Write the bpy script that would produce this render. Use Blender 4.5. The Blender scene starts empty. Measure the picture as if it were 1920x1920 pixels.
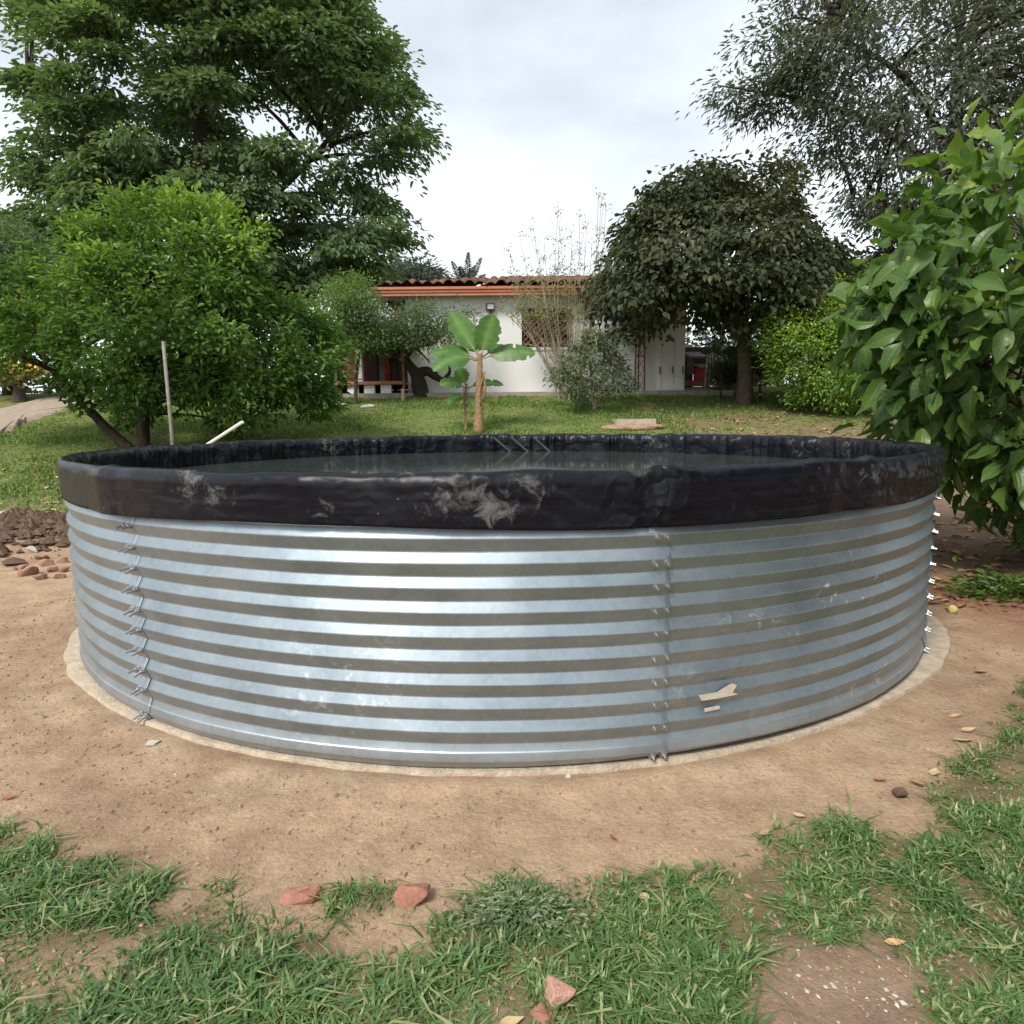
import bpy, math, random
import numpy as np
from mathutils import Matrix, Vector
R = math.radians
scene = bpy.context.scene
col = scene.collection

# ------------------------------------------------------------------ camera, sky, sun, exposure
F_PX, PITCH, ROLL, CAM_H = 1269.49, 0.13637, -0.00961, 1.3839
cF = np.array([0, math.cos(PITCH), -math.sin(PITCH)]); cR0 = np.array([1., 0, 0]); cU0 = np.cross(cR0, cF)
cR = math.cos(ROLL)*cR0 + math.sin(ROLL)*cU0
cU = -math.sin(ROLL)*cR0 + math.cos(ROLL)*cU0
cC = np.array([0, 0, CAM_H])
cam_d = bpy.data.cameras.new('camera'); cam = bpy.data.objects.new('camera', cam_d); col.objects.link(cam)
cam_d.sensor_width = 36; cam_d.lens = 36*F_PX/1920; cam_d.clip_start = 0.05; cam_d.clip_end = 1000
m = Matrix.Identity(4)
for i in range(3):
    m[i][0] = cR[i]; m[i][1] = cU[i]; m[i][2] = -cF[i]; m[i][3] = cC[i]
cam.matrix_world = m
scene.camera = cam

SUN_EL, SUN_AZ = R(47), R(-148)    # behind the viewer's left shoulder, veiled by cloud
world = bpy.data.worlds.new('World'); scene.world = world; world.use_nodes = True
nt = world.node_tree; nt.nodes.clear()
def N(t, kind, **kw):
    n = t.nodes.new(kind)
    for k, v in kw.items():
        if k.startswith('i_'): n.inputs[k[2:].replace('_', ' ')].default_value = v
        else: setattr(n, k, v)
    return n
out = N(nt, 'ShaderNodeOutputWorld')
bg1 = N(nt, 'ShaderNodeBackground'); bg1.inputs[1].default_value = 0.10
sky = N(nt, 'ShaderNodeTexSky', sky_type='NISHITA', sun_disc=False, sun_elevation=SUN_EL, sun_rotation=SUN_AZ)
nt.links.new(sky.outputs[0], bg1.inputs[0])
tc = N(nt, 'ShaderNodeTexCoord'); sep = N(nt, 'ShaderNodeSeparateXYZ'); nt.links.new(tc.outputs['Generated'], sep.inputs[0])
addz = N(nt, 'ShaderNodeMath', operation='ADD'); nt.links.new(sep.outputs[2], addz.inputs[0]); addz.inputs[1].default_value = 0.18
mx = N(nt, 'ShaderNodeMath', operation='MAXIMUM'); nt.links.new(addz.outputs[0], mx.inputs[0]); mx.inputs[1].default_value = 0.08
dx = N(nt, 'ShaderNodeMath', operation='DIVIDE'); nt.links.new(sep.outputs[0], dx.inputs[0]); nt.links.new(mx.outputs[0], dx.inputs[1])
dy = N(nt, 'ShaderNodeMath', operation='DIVIDE'); nt.links.new(sep.outputs[1], dy.inputs[0]); nt.links.new(mx.outputs[0], dy.inputs[1])
cmb = N(nt, 'ShaderNodeCombineXYZ'); nt.links.new(dx.outputs[0], cmb.inputs[0]); nt.links.new(dy.outputs[0], cmb.inputs[1])
mp = N(nt, 'ShaderNodeMapping'); mp.inputs[1].default_value = (0.35, 0.55, 0); nt.links.new(cmb.outputs[0], mp.inputs[0])
nz = N(nt, 'ShaderNodeTexNoise', i_Scale=1.1, i_Detail=7, i_Roughness=0.5); nt.links.new(mp.outputs[0], nz.inputs[0])
rmp = N(nt, 'ShaderNodeValToRGB'); nt.links.new(nz.outputs[0], rmp.inputs[0])
rmp.color_ramp.elements[0].position = 0.34; rmp.color_ramp.elements[0].color = (0.32, 0.35, 0.385, 1)
rmp.color_ramp.elements[1].position = 0.62; rmp.color_ramp.elements[1].color = (0.60, 0.64, 0.68, 1)
hz = N(nt, 'ShaderNodeMapRange', interpolation_type='SMOOTHSTEP'); nt.links.new(sep.outputs[2], hz.inputs[0])
hz.inputs[1].default_value = 0.02; hz.inputs[2].default_value = 0.50; hz.inputs[3].default_value = 0.82; hz.inputs[4].default_value = 0.0
mxc = N(nt, 'ShaderNodeMix', data_type='RGBA'); nt.links.new(hz.outputs[0], mxc.inputs[0]); nt.links.new(rmp.outputs[0], mxc.inputs[6]); mxc.inputs[7].default_value = (0.76, 0.785, 0.805, 1)
bg2 = N(nt, 'ShaderNodeBackground'); nt.links.new(mxc.outputs[2], bg2.inputs[0]); bg2.inputs[1].default_value = 1.0
ms = N(nt, 'ShaderNodeMixShader'); ms.inputs[0].default_value = 0.88
nt.links.new(bg1.outputs[0], ms.inputs[1]); nt.links.new(bg2.outputs[0], ms.inputs[2]); nt.links.new(ms.outputs[0], out.inputs[0])
sl = bpy.data.lights.new('sun', 'SUN'); sl.energy = 2.0; sl.angle = R(18); sl.color = (1, 0.95, 0.87)
so = bpy.data.objects.new('sun', sl); col.objects.link(so)
sd = Vector((math.sin(SUN_AZ)*math.cos(SUN_EL), math.cos(SUN_AZ)*math.cos(SUN_EL), math.sin(SUN_EL)))
so.rotation_euler = sd.to_track_quat('Z', 'Y').to_euler(); so.location = (10, 10, 30)
scene.view_settings.view_transform = 'Standard'; scene.view_settings.look = 'None'
scene.view_settings.exposure = 0.96; scene.view_settings.gamma = 1
scene.render.engine = 'CYCLES'
scene.cycles.max_bounces = 4; scene.cycles.diffuse_bounces = 2; scene.cycles.glossy_bounces = 3
scene.cycles.transmission_bounces = 2; scene.cycles.use_denoising = True
scene.cycles.sample_clamp_indirect = 6

# ------------------------------------------------------------------ helpers
rng = np.random.default_rng(7)
random.seed(7)
def hash2(ix, iy, s):
    h = np.sin(ix*127.1 + iy*311.7 + s*74.7)*43758.5453
    return h - np.floor(h)
def vnoise(x, y, sc=1.0, s=0):
    x = np.asarray(x, float)*sc; y = np.asarray(y, float)*sc
    ix, iy = np.floor(x), np.floor(y); fx, fy = x-ix, y-iy
    fx = fx*fx*(3-2*fx); fy = fy*fy*(3-2*fy)
    a = hash2(ix, iy, s); b = hash2(ix+1, iy, s); c = hash2(ix, iy+1, s); d = hash2(ix+1, iy+1, s)
    return a*(1-fx)*(1-fy)+b*fx*(1-fy)+c*(1-fx)*fy+d*fx*fy
def fbm(x, y, sc=1.0, s=0, o=4):
    t = 0; a = 0.5
    for i in range(o):
        t = t+a*vnoise(x, y, sc, s+i*13); sc *= 2.03; a *= 0.5
    return t
def ss(a, b, x):
    t = np.clip((np.asarray(x, float)-a)/(b-a), 0, 1); return t*t*(3-2*t)
def ray(px, py):
    return cF + cR*((px-960)/F_PX) + cU*((960-py)/F_PX)
def P(px, py, Y):
    d = ray(px, py); return cC + d*(Y/d[1])
def proj(p):
    d = np.asarray(p, float)-cC; z = d@cF
    return 960+F_PX*(d@cR)/z, 960-F_PX*(d@cU)/z, z
TX, TY, TR = -0.0655, 5.5028, 2.9819       # the tank
def terr(x, y):
    x = np.asarray(x, float); y = np.asarray(y, float)
    s = np.where(y < 25, 0.5*np.log1p(np.exp((np.minimum(y, 25)-9.6)/0.5)), 15.4)
    z = 0.199*s
    z = 2.42 - 0.12*np.log1p(np.exp(np.clip((2.42-z)/0.12, -30, 30)))
    z = z - 0.022
    r = np.hypot(x-TX, y-TY)
    far = ss(TR+0.5, TR+2.0, r)
    z = z + far*(fbm(x, y, 0.6, 3, 3)-0.45)*0.10*ss(2.2, 5, np.hypot(x, y))
    z = z + (fbm(x, y, 3.0, 9, 3)-0.45)*0.03*ss(TR+0.1, TR+0.6, r)
    z = z + 0.22*np.exp(-((x+6.2)/1.5)**2-((y-8.3)/0.85)**2)*ss(TR+0.3, TR+0.9, r)
    z = z + 0.022*np.exp(-((r-TR-0.09)/0.07)**2)*ss(-0.35, 0.25, (TY-y)/TR-0.72)      # soil banked against the front of the pad
    z = z + 0.10*ss(TR+0.9, TR+2.2, r)*ss(2.5, 4.5, x)*ss(9, 5, y)
    return z
def G(px, py):
    d = ray(px, py); t = 0.8
    for i in range(4000):
        p = cC+d*t
        if p[2] <= terr(p[0], p[1]): break
        t *= 1.004
    lo, hi = t/1.004, t
    for i in range(20):
        mid = (lo+hi)/2; p = cC+d*mid
        if p[2] <= terr(p[0], p[1]): hi = mid
        else: lo = mid
    return cC+d*hi

def mesh_obj(name, verts, faces, mat=None, parent=None, smooth=False, attrs=None, origin=None):
    """faces: array (n,k) or list of such arrays; attrs: {name: per-vertex float or (n,3) colour}"""
    verts = np.asarray(verts, float)
    if parent is not None: verts = verts - np.array(parent['o'])
    elif origin is not None: verts = verts - np.asarray(origin)
    if isinstance(faces, np.ndarray): faces = [faces]
    me = bpy.data.meshes.new(name)
    me.vertices.add(len(verts)); me.vertices.foreach_set('co', verts.astype(np.float32).ravel())
    idx = np.concatenate([np.asarray(f, np.int32).ravel() for f in faces])
    tot = np.concatenate([np.full(len(f), np.asarray(f).shape[1], np.int32) for f in faces])
    st = np.concatenate([[0], np.cumsum(tot)[:-1]]).astype(np.int32)
    me.loops.add(len(idx)); me.loops.foreach_set('vertex_index', idx)
    me.polygons.add(len(tot)); me.polygons.foreach_set('loop_start', st)
    me.polygons.foreach_set('loop_total', tot)
    me.polygons.foreach_set('use_smooth', np.full(len(tot), bool(smooth)))
    me.update(calc_edges=True)
    for k, v in (attrs or {}).items():
        v = np.asarray(v, np.float32)
        if v.ndim == 1:
            a = me.attributes.new(k, 'FLOAT', 'POINT'); a.data.foreach_set('value', v)
        else:
            a = me.attributes.new(k, 'FLOAT_COLOR', 'POINT')
            a.data.foreach_set('color', np.concatenate([v, np.ones((len(v), 1), np.float32)], 1).ravel())
    if mat: me.materials.append(mat)
    o = bpy.data.objects.new(name, me); col.objects.link(o)
    if parent is not None:
        o.parent = parent; o['o'] = list(parent['o'])
    elif origin is not None:
        o.location = origin; o['o'] = list(map(float, origin))
    else: o['o'] = [0., 0., 0.]
    return o
def tag(o, label=None, cat=None, group=None, kind=None):
    if label: o['label'] = label
    if cat: o['category'] = cat
    if group: o['group'] = group
    if kind: o['kind'] = kind
    return o
def empty(name, loc, label, cat, group=None):
    o = bpy.data.objects.new(name, None); col.objects.link(o); o.empty_display_size = 0.2
    o.location = [float(v) for v in loc]; o['o'] = [float(v) for v in loc]
    return tag(o, label, cat, group)

class MB:
    """collects shapes into one mesh"""
    def __init__(s): s.v = []; s.q = []; s.t = []; s.n = 0
    def add(s, v, q=None, t=None):
        v = np.asarray(v, float)
        if q is not None and len(q): s.q.append(np.asarray(q)+s.n)
        if t is not None and len(t): s.t.append(np.asarray(t)+s.n)
        s.v.append(v); s.n += len(v); return s
    def box(s, a, b, rot=None, c=None):
        a = np.asarray(a, float); b = np.asarray(b, float)
        v = np.array([[x, y, z] for z in (a[2], b[2]) for y in (a[1], b[1]) for x in (a[0], b[0])])
        if rot is not None:
            cc = (a+b)/2 if c is None else np.asarray(c); v = (v-cc)@np.asarray(rot).T+cc
        return s.add(v, [[0, 2, 3, 1], [4, 5, 7, 6], [0, 1, 5, 4], [2, 6, 7, 3], [0, 4, 6, 2], [1, 3, 7, 5]])
    def tube(s, pts, rad, k=8, caps=True):
        pts = np.asarray(pts, float); rad = np.broadcast_to(np.asarray(rad, float), (len(pts),))
        tg = np.gradient(pts, axis=0); tg /= np.linalg.norm(tg, axis=1)[:, None]+1e-9
        up = np.where(np.abs(tg[:, 2:3]) > 0.9, np.array([[0., 1, 0]]), np.array([[0., 0, 1]])) if len(pts) < 3 else np.tile(np.array([[0, 0, 1.]]) if abs(tg[:, 2]).max() < 0.95 else np.array([[0.31, 0.95, 0.05]]), (len(pts), 1))
        a = np.cross(tg, up); a /= np.linalg.norm(a, axis=1)[:, None]+1e-9; b = np.cross(tg, a)
        th = np.linspace(0, 2*np.pi, k, endpoint=False)
        v = pts[:, None, :] + rad[:, None, None]*(np.cos(th)[None, :, None]*a[:, None, :]+np.sin(th)[None, :, None]*b[:, None, :])
        n = len(pts); i = np.arange(n-1)[:, None]*k; j = np.arange(k)[None, :]; j2 = (j+1) % k
        q = np.stack([i+j, i+j2, i+k+j2, i+k+j], -1).reshape(-1, 4)
        v = v.reshape(-1, 3); t = []
        if caps:
            v = np.concatenate([v, pts[:1], pts[-1:]]); e = n*k
            t = [[e, (jj+1) % k, jj] for jj in range(k)]+[[e+1, (n-1)*k+jj, (n-1)*k+(jj+1) % k] for jj in range(k)]
        return s.add(v, q, t)
    def build(s, name, mat, parent=None, smooth=False, origin=None):
        f = []
        if s.q: f.append(np.concatenate(s.q))
        if s.t: f.append(np.concatenate(s.t))
        return mesh_obj(name, np.concatenate(s.v), f, mat, parent, smooth, None, origin)
def bez(a, b, c, n=7):
    t = np.linspace(0, 1, n)[:, None]; a, b, c = map(np.asarray, (a, b, c))
    return (1-t)**2*a+2*t*(1-t)*b+t*t*c

# ------------------------------------------------------------------ materials
def mat(name):
    m = bpy.data.materials.new(name); m.use_nodes = True; t = m.node_tree
    b = t.nodes['Principled BSDF']; return m, t, b
def L(t, a, b): t.links.new(a, b)
def simple(name, c, rough=0.6, metal=0.0, var=0.25, sc=6.0, bump=0.0, bsc=40.0, spec=0.5, c2=None):
    m, t, b = mat(name)
    g = N(t, 'ShaderNodeNewGeometry')
    n = N(t, 'ShaderNodeTexNoise', i_Scale=sc, i_Detail=6, i_Roughness=0.6); L(t, g.outputs['Position'], n.inputs[0])
    r = N(t, 'ShaderNodeValToRGB'); L(t, n.outputs[0], r.inputs[0])
    r.color_ramp.elements[0].position = 0.3; r.color_ramp.elements[1].position = 0.7
    lo = c2 if c2 else tuple(x*(1-var) for x in c); hi = tuple(min(1, x*(1+var)) for x in c)
    r.color_ramp.elements[0].color = (*lo, 1); r.color_ramp.elements[1].color = (*hi, 1)
    L(t, r.outputs[0], b.inputs['Base Color'])
    b.inputs['Roughness'].default_value = rough; b.inputs['Metallic'].default_value = metal
    b.inputs['Specular IOR Level'].default_value = spec
    if bump:
        n2 = N(t, 'ShaderNodeTexNoise', i_Scale=bsc, i_Detail=5); L(t, g.outputs['Position'], n2.inputs[0])
        bp = N(t, 'ShaderNodeBump', i_Strength=bump, i_Distance=0.02); L(t, n2.outputs[0], bp.inputs['Height']); L(t, bp.outputs[0], b.inputs['Normal'])
    return m
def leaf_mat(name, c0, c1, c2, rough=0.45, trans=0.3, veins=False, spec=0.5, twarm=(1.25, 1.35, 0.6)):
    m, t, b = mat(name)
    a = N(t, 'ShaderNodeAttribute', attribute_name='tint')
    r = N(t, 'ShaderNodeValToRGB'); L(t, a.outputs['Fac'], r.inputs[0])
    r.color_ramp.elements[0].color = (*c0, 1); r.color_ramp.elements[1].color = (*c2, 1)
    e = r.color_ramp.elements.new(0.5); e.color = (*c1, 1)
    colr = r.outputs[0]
    if veins:
        au = N(t, 'ShaderNodeAttribute', attribute_name='lu'); av = N(t, 'ShaderNodeAttribute', attribute_name='lv')
        ab = N(t, 'ShaderNodeMath', operation='ABSOLUTE'); L(t, av.outputs['Fac'], ab.inputs[0])
        k = N(t, 'ShaderNodeMath', operation='MULTIPLY_ADD'); L(t, au.outputs['Fac'], k.inputs[0]); k.inputs[1].default_value = 7.0
        k2 = N(t, 'ShaderNodeMath', operation='MULTIPLY'); L(t, ab.outputs[0], k2.inputs[0]); k2.inputs[1].default_value = -1.1
        L(t, k2.outputs[0], k.inputs[2])
        fr = N(t, 'ShaderNodeMath', operation='PINGPONG'); L(t, k.outputs[0], fr.inputs[0]); fr.inputs[1].default_value = 0.5
        lt = N(t, 'ShaderNodeMapRange'); L(t, fr.outputs[0], lt.inputs[0]); lt.inputs[1].default_value = 0.03; lt.inputs[2].default_value = 0.09; lt.inputs[3].default_value = 0.5; lt.inputs[4].default_value = 0
        mr = N(t, 'ShaderNodeMapRange'); L(t, ab.outputs[0], mr.inputs[0]); mr.inputs[1].default_value = 0.04; mr.inputs[2].default_value = 0.12; mr.inputs[3].default_value = 0.9; mr.inputs[4].default_value = 0
        mm = N(t, 'ShaderNodeMath', operation='MAXIMUM'); L(t, lt.outputs[0], mm.inputs[0]); L(t, mr.outputs[0], mm.inputs[1])
        mi = N(t, 'ShaderNodeMix', data_type='RGBA'); L(t, mm.outputs[0], mi.inputs[0]); L(t, r.outputs[0], mi.inputs[6]); mi.inputs[7].default_value = (0.15, 0.22, 0.075, 1)
        colr = mi.outputs[2]
        bp = N(t, 'ShaderNodeBump', i_Strength=0.5, i_Distance=0.004); bp.invert = True
        L(t, mm.outputs[0], bp.inputs['Height']); L(t, bp.outputs[0], b.inputs['Normal'])
    L(t, colr, b.inputs['Base Color']); b.inputs['Roughness'].default_value = rough; b.inputs['Specular IOR Level'].default_value = spec
    tr = N(t, 'ShaderNodeBsdfTranslucent')
    mu = N(t, 'ShaderNodeMix', data_type='RGBA', blend_type='MULTIPLY'); mu.inputs[0].default_value = 1; L(t, colr, mu.inputs[6]); mu.inputs[7].default_value = (*twarm, 1)
    L(t, mu.outputs[2], tr.inputs[0])
    mx = N(t, 'ShaderNodeMixShader'); mx.inputs[0].default_value = trans
    L(t, b.outputs[0], mx.inputs[1]); L(t, tr.outputs[0], mx.inputs[2]); L(t, mx.outputs[0], t.nodes['Material Output'].inputs[0])
    return m

def ground_mat():
    m, t, b = mat('soil_and_turf')
    g = N(t, 'ShaderNodeNewGeometry'); c = N(t, 'ShaderNodeAttribute', attribute_name='soil')
    n1 = N(t, 'ShaderNodeTexNoise', i_Scale=5, i_Detail=8, i_Roughness=0.65); L(t, g.outputs['Position'], n1.inputs[0])
    r1 = N(t, 'ShaderNodeMapRange'); L(t, n1.outputs[0], r1.inputs[0]); r1.inputs[1].default_value = 0.3; r1.inputs[2].default_value = 0.7; r1.inputs[3].default_value = 0.74; r1.inputs[4].default_value = 1.2
    n2 = N(t, 'ShaderNodeTexNoise', i_Scale=70, i_Detail=6, i_Roughness=0.7); L(t, g.outputs['Position'], n2.inputs[0])
    r2 = N(t, 'ShaderNodeMapRange'); L(t, n2.outputs[0], r2.inputs[0]); r2.inputs[1].default_value = 0.3; r2.inputs[2].default_value = 0.7; r2.inputs[3].default_value = 0.78; r2.inputs[4].default_value = 1.18
    mu = N(t, 'ShaderNodeMath', operation='MULTIPLY'); L(t, r1.outputs[0], mu.inputs[0]); L(t, r2.outputs[0], mu.inputs[1])
    vm = N(t, 'ShaderNodeVectorMath', operation='SCALE'); L(t, c.outputs['Color'], vm.inputs[0]); L(t, mu.outputs[0], vm.inputs['Scale'])
    L(t, vm.outputs[0], b.inputs['Base Color']); b.inputs['Roughness'].default_value = 0.95; b.inputs['Specular IOR Level'].default_value = 0.15
    n3 = N(t, 'ShaderNodeTexNoise', i_Scale=28, i_Detail=9, i_Roughness=0.7); L(t, g.outputs['Position'], n3.inputs[0])
    bp = N(t, 'ShaderNodeBump', i_Strength=0.75, i_Distance=0.03); L(t, n3.outputs[0], bp.inputs['Height']); L(t, bp.outputs[0], b.inputs['Normal'])
    return m
def metal_mat():
    m, t, b = mat('galvanised_steel')
    g = N(t, 'ShaderNodeNewGeometry')
    v = N(t, 'ShaderNodeTexVoronoi', i_Scale=45); L(t, g.outputs['Position'], v.inputs[0])
    n = N(t, 'ShaderNodeTexNoise', i_Scale=3.0, i_Detail=7, i_Roughness=0.6); L(t, g.outputs['Position'], n.inputs[0])
    sp = N(t, 'ShaderNodeSeparateColor'); L(t, v.outputs['Color'], sp.inputs[0])
    ad = N(t, 'ShaderNodeMath', operation='MULTIPLY_ADD'); L(t, sp.outputs[0], ad.inputs[0]); ad.inputs[1].default_value = 0.16; L(t, n.outputs[0], ad.inputs[2])
    r = N(t, 'ShaderNodeValToRGB'); L(t, ad.outputs[0], r.inputs[0])
    r.color_ramp.elements[0].position = 0.32; r.color_ramp.elements[0].color = (0.27, 0.33, 0.365, 1)
    r.color_ramp.elements[1].position = 0.78; r.color_ramp.elements[1].color = (0.385, 0.44, 0.475, 1)
    # dried water marks and scuffs
    sc = N(t, 'ShaderNodeAttribute', attribute_name='scuff')
    n4 = N(t, 'ShaderNodeTexNoise', i_Scale=16, i_Detail=6, i_Roughness=0.65, i_Distortion=1.2); L(t, g.outputs['Position'], n4.inputs[0])
    m4 = N(t, 'ShaderNodeMapRange'); L(t, n4.outputs[0], m4.inputs[0]); m4.inputs[1].default_value = 0.56; m4.inputs[2].default_value = 0.66
    m5 = N(t, 'ShaderNodeMath', operation='MULTIPLY'); L(t, m4.outputs[0], m5.inputs[0]); L(t, sc.outputs['Fac'], m5.inputs[1])
    mc = N(t, 'ShaderNodeMix', data_type='RGBA'); L(t, m5.outputs[0], mc.inputs[0]); L(t, r.outputs[0], mc.inputs[6]); mc.inputs[7].default_value = (0.80, 0.83, 0.85, 1)
    # soil splashed on the foot of the wall
    du = N(t, 'ShaderNodeAttribute', attribute_name='splash')
    m6 = N(t, 'ShaderNodeMath', operation='MULTIPLY'); L(t, n4.outputs[0], m6.inputs[0]); L(t, du.outputs['Fac'], m6.inputs[1])
    md = N(t, 'ShaderNodeMix', data_type='RGBA'); L(t, m6.outputs[0], md.inputs[0]); L(t, mc.outputs[2], md.inputs[6]); md.inputs[7].default_value = (0.33, 0.26, 0.20, 1)
    L(t, md.outputs[2], b.inputs['Base Color'])
    mt = N(t, 'ShaderNodeMath', operation='SUBTRACT', use_clamp=True); mt.inputs[0].default_value = 1.0; L(t, m6.outputs[0], mt.inputs[1])
    mt2 = N(t, 'ShaderNodeMath', operation='MULTIPLY_ADD', use_clamp=True); L(t, m5.outputs[0], mt2.inputs[0]); mt2.inputs[1].default_value = -0.6; L(t, mt.outputs[0], mt2.inputs[2])
    mt3 = N(t, 'ShaderNodeMath', operation='MULTIPLY'); L(t, mt2.outputs[0], mt3.inputs[0]); mt3.inputs[1].default_value = 0.90
    L(t, mt3.outputs[0], b.inputs['Metallic'])
    rr = N(t, 'ShaderNodeMapRange'); L(t, n.outputs[0], rr.inputs[0]); rr.inputs[3].default_value = 0.33; rr.inputs[4].default_value = 0.54
    L(t, rr.outputs[0], b.inputs['Roughness'])
    bp = N(t, 'ShaderNodeBump', i_Strength=0.05, i_Distance=0.01); L(t, n4.outputs[0], bp.inputs['Height']); L(t, bp.outputs[0], b.inputs['Normal'])
    return m
def liner_mat():
    m, t, b = mat('black_liner')
    g = N(t, 'ShaderNodeNewGeometry'); d = N(t, 'ShaderNodeAttribute', attribute_name='dust')
    n = N(t, 'ShaderNodeTexNoise', i_Scale=15, i_Detail=11, i_Roughness=0.72, i_Distortion=0.9); L(t, g.outputs['Position'], n.inputs[0])
    th = N(t, 'ShaderNodeMath', operation='MULTIPLY_ADD'); L(t, d.outputs['Fac'], th.inputs[0]); th.inputs[1].default_value = 0.26; L(t, n.outputs[0], th.inputs[2])
    mr = N(t, 'ShaderNodeMapRange', interpolation_type='SMOOTHSTEP'); L(t, th.outputs[0], mr.inputs[0]); mr.inputs[1].default_value = 0.62; mr.inputs[2].default_value = 0.86; mr.inputs[3].default_value = 0; mr.inputs[4].default_value = 0.5
    n2 = N(t, 'ShaderNodeTexNoise', i_Scale=2.2, i_Detail=5); L(t, g.outputs['Position'], n2.inputs[0])
    r2 = N(t, 'ShaderNodeMapRange'); L(t, n2.outputs[0], r2.inputs[0]); r2.inputs[1].default_value = 0.35; r2.inputs[2].default_value = 0.75; r2.inputs[3].default_value = 0.0; r2.inputs[4].default_value = 0.018
    v = N(t, 'ShaderNodeTexVoronoi', i_Scale=26); L(t, g.outputs['Position'], v.inputs[0])
    vs_ = N(t, 'ShaderNodeSeparateColor'); L(t, v.outputs['Color'], vs_.inputs[0])
    vr = N(t, 'ShaderNodeMath', operation='MULTIPLY_ADD'); L(t, vs_.outputs[0], vr.inputs[0]); vr.inputs[1].default_value = 0.22; vr.inputs[2].default_value = -0.12
    vd = N(t, 'ShaderNodeMath', operation='LESS_THAN'); L(t, v.outputs['Distance'], vd.inputs[0]); L(t, vr.outputs[0], vd.inputs[1])
    vm_ = N(t, 'ShaderNodeMath', operation='MULTIPLY'); L(t, vd.outputs[0], vm_.inputs[0]); vm_.inputs[1].default_value = 0.38
    mm0 = N(t, 'ShaderNodeMath', operation='MAXIMUM'); L(t, mr.outputs[0], mm0.inputs[0]); L(t, vm_.outputs[0], mm0.inputs[1])
    mm = N(t, 'ShaderNodeMath', operation='MAXIMUM'); L(t, mm0.outputs[0], mm.inputs[0]); L(t, r2.outputs[0], mm.inputs[1])
    mi = N(t, 'ShaderNodeMix', data_type='RGBA'); L(t, mm.outputs[0], mi.inputs[0]); mi.inputs[6].default_value = (0.0035, 0.004, 0.008, 1); mi.inputs[7].default_value = (0.26, 0.25, 0.24, 1)
    L(t, mi.outputs[2], b.inputs['Base Color'])
    rr = N(t, 'ShaderNodeMapRange'); L(t, mm.outputs[0], rr.inputs[0]); rr.inputs[2].default_value = 0.5; rr.inputs[3].default_value = 0.36; rr.inputs[4].default_value = 0.85; b.inputs['Specular IOR Level'].default_value = 0.26
    L(t, rr.outputs[0], b.inputs['Roughness'])
    nd = N(t, 'ShaderNodeTexNoise', i_Scale=4, i_Detail=3); L(t, g.outputs['Position'], nd.inputs[0])
    vmx = N(t, 'ShaderNodeVectorMath', operation='MULTIPLY_ADD'); L(t, nd.outputs['Color'], vmx.inputs[0]); vmx.inputs[1].default_value = (.22, .22, .35); L(t, g.outputs['Position'], vmx.inputs[2])
    n3 = N(t, 'ShaderNodeTexVoronoi', i_Scale=5.5, distance='MANHATTAN'); L(t, vmx.outputs[0], n3.inputs[0])
    cr = N(t, 'ShaderNodeAttribute', attribute_name='crumple')
    hm = N(t, 'ShaderNodeMath', operation='MULTIPLY'); L(t, n3.outputs['Distance'], hm.inputs[0]); L(t, cr.outputs['Fac'], hm.inputs[1])
    bp = N(t, 'ShaderNodeBump', i_Strength=0.55, i_Distance=0.10); L(t, hm.outputs[0], bp.inputs['Height']); L(t, bp.outputs[0], b.inputs['Normal'])
    return m
def water_mat():
    m, t, b = mat('green_water')
    b.inputs['Base Color'].default_value = (0.050, 0.066, 0.054, 1); b.inputs['Roughness'].default_value = 0.06
    b.inputs['IOR'].default_value = 1.33
    g = N(t, 'ShaderNodeNewGeometry'); n = N(t, 'ShaderNodeTexNoise', i_Scale=2.5, i_Detail=3); L(t, g.outputs['Position'], n.inputs[0])
    bp = N(t, 'ShaderNodeBump', i_Strength=0.03, i_Distance=0.02); L(t, n.outputs[0], bp.inputs['Height']); L(t, bp.outputs[0], b.inputs['Normal'])
    return m

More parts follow.
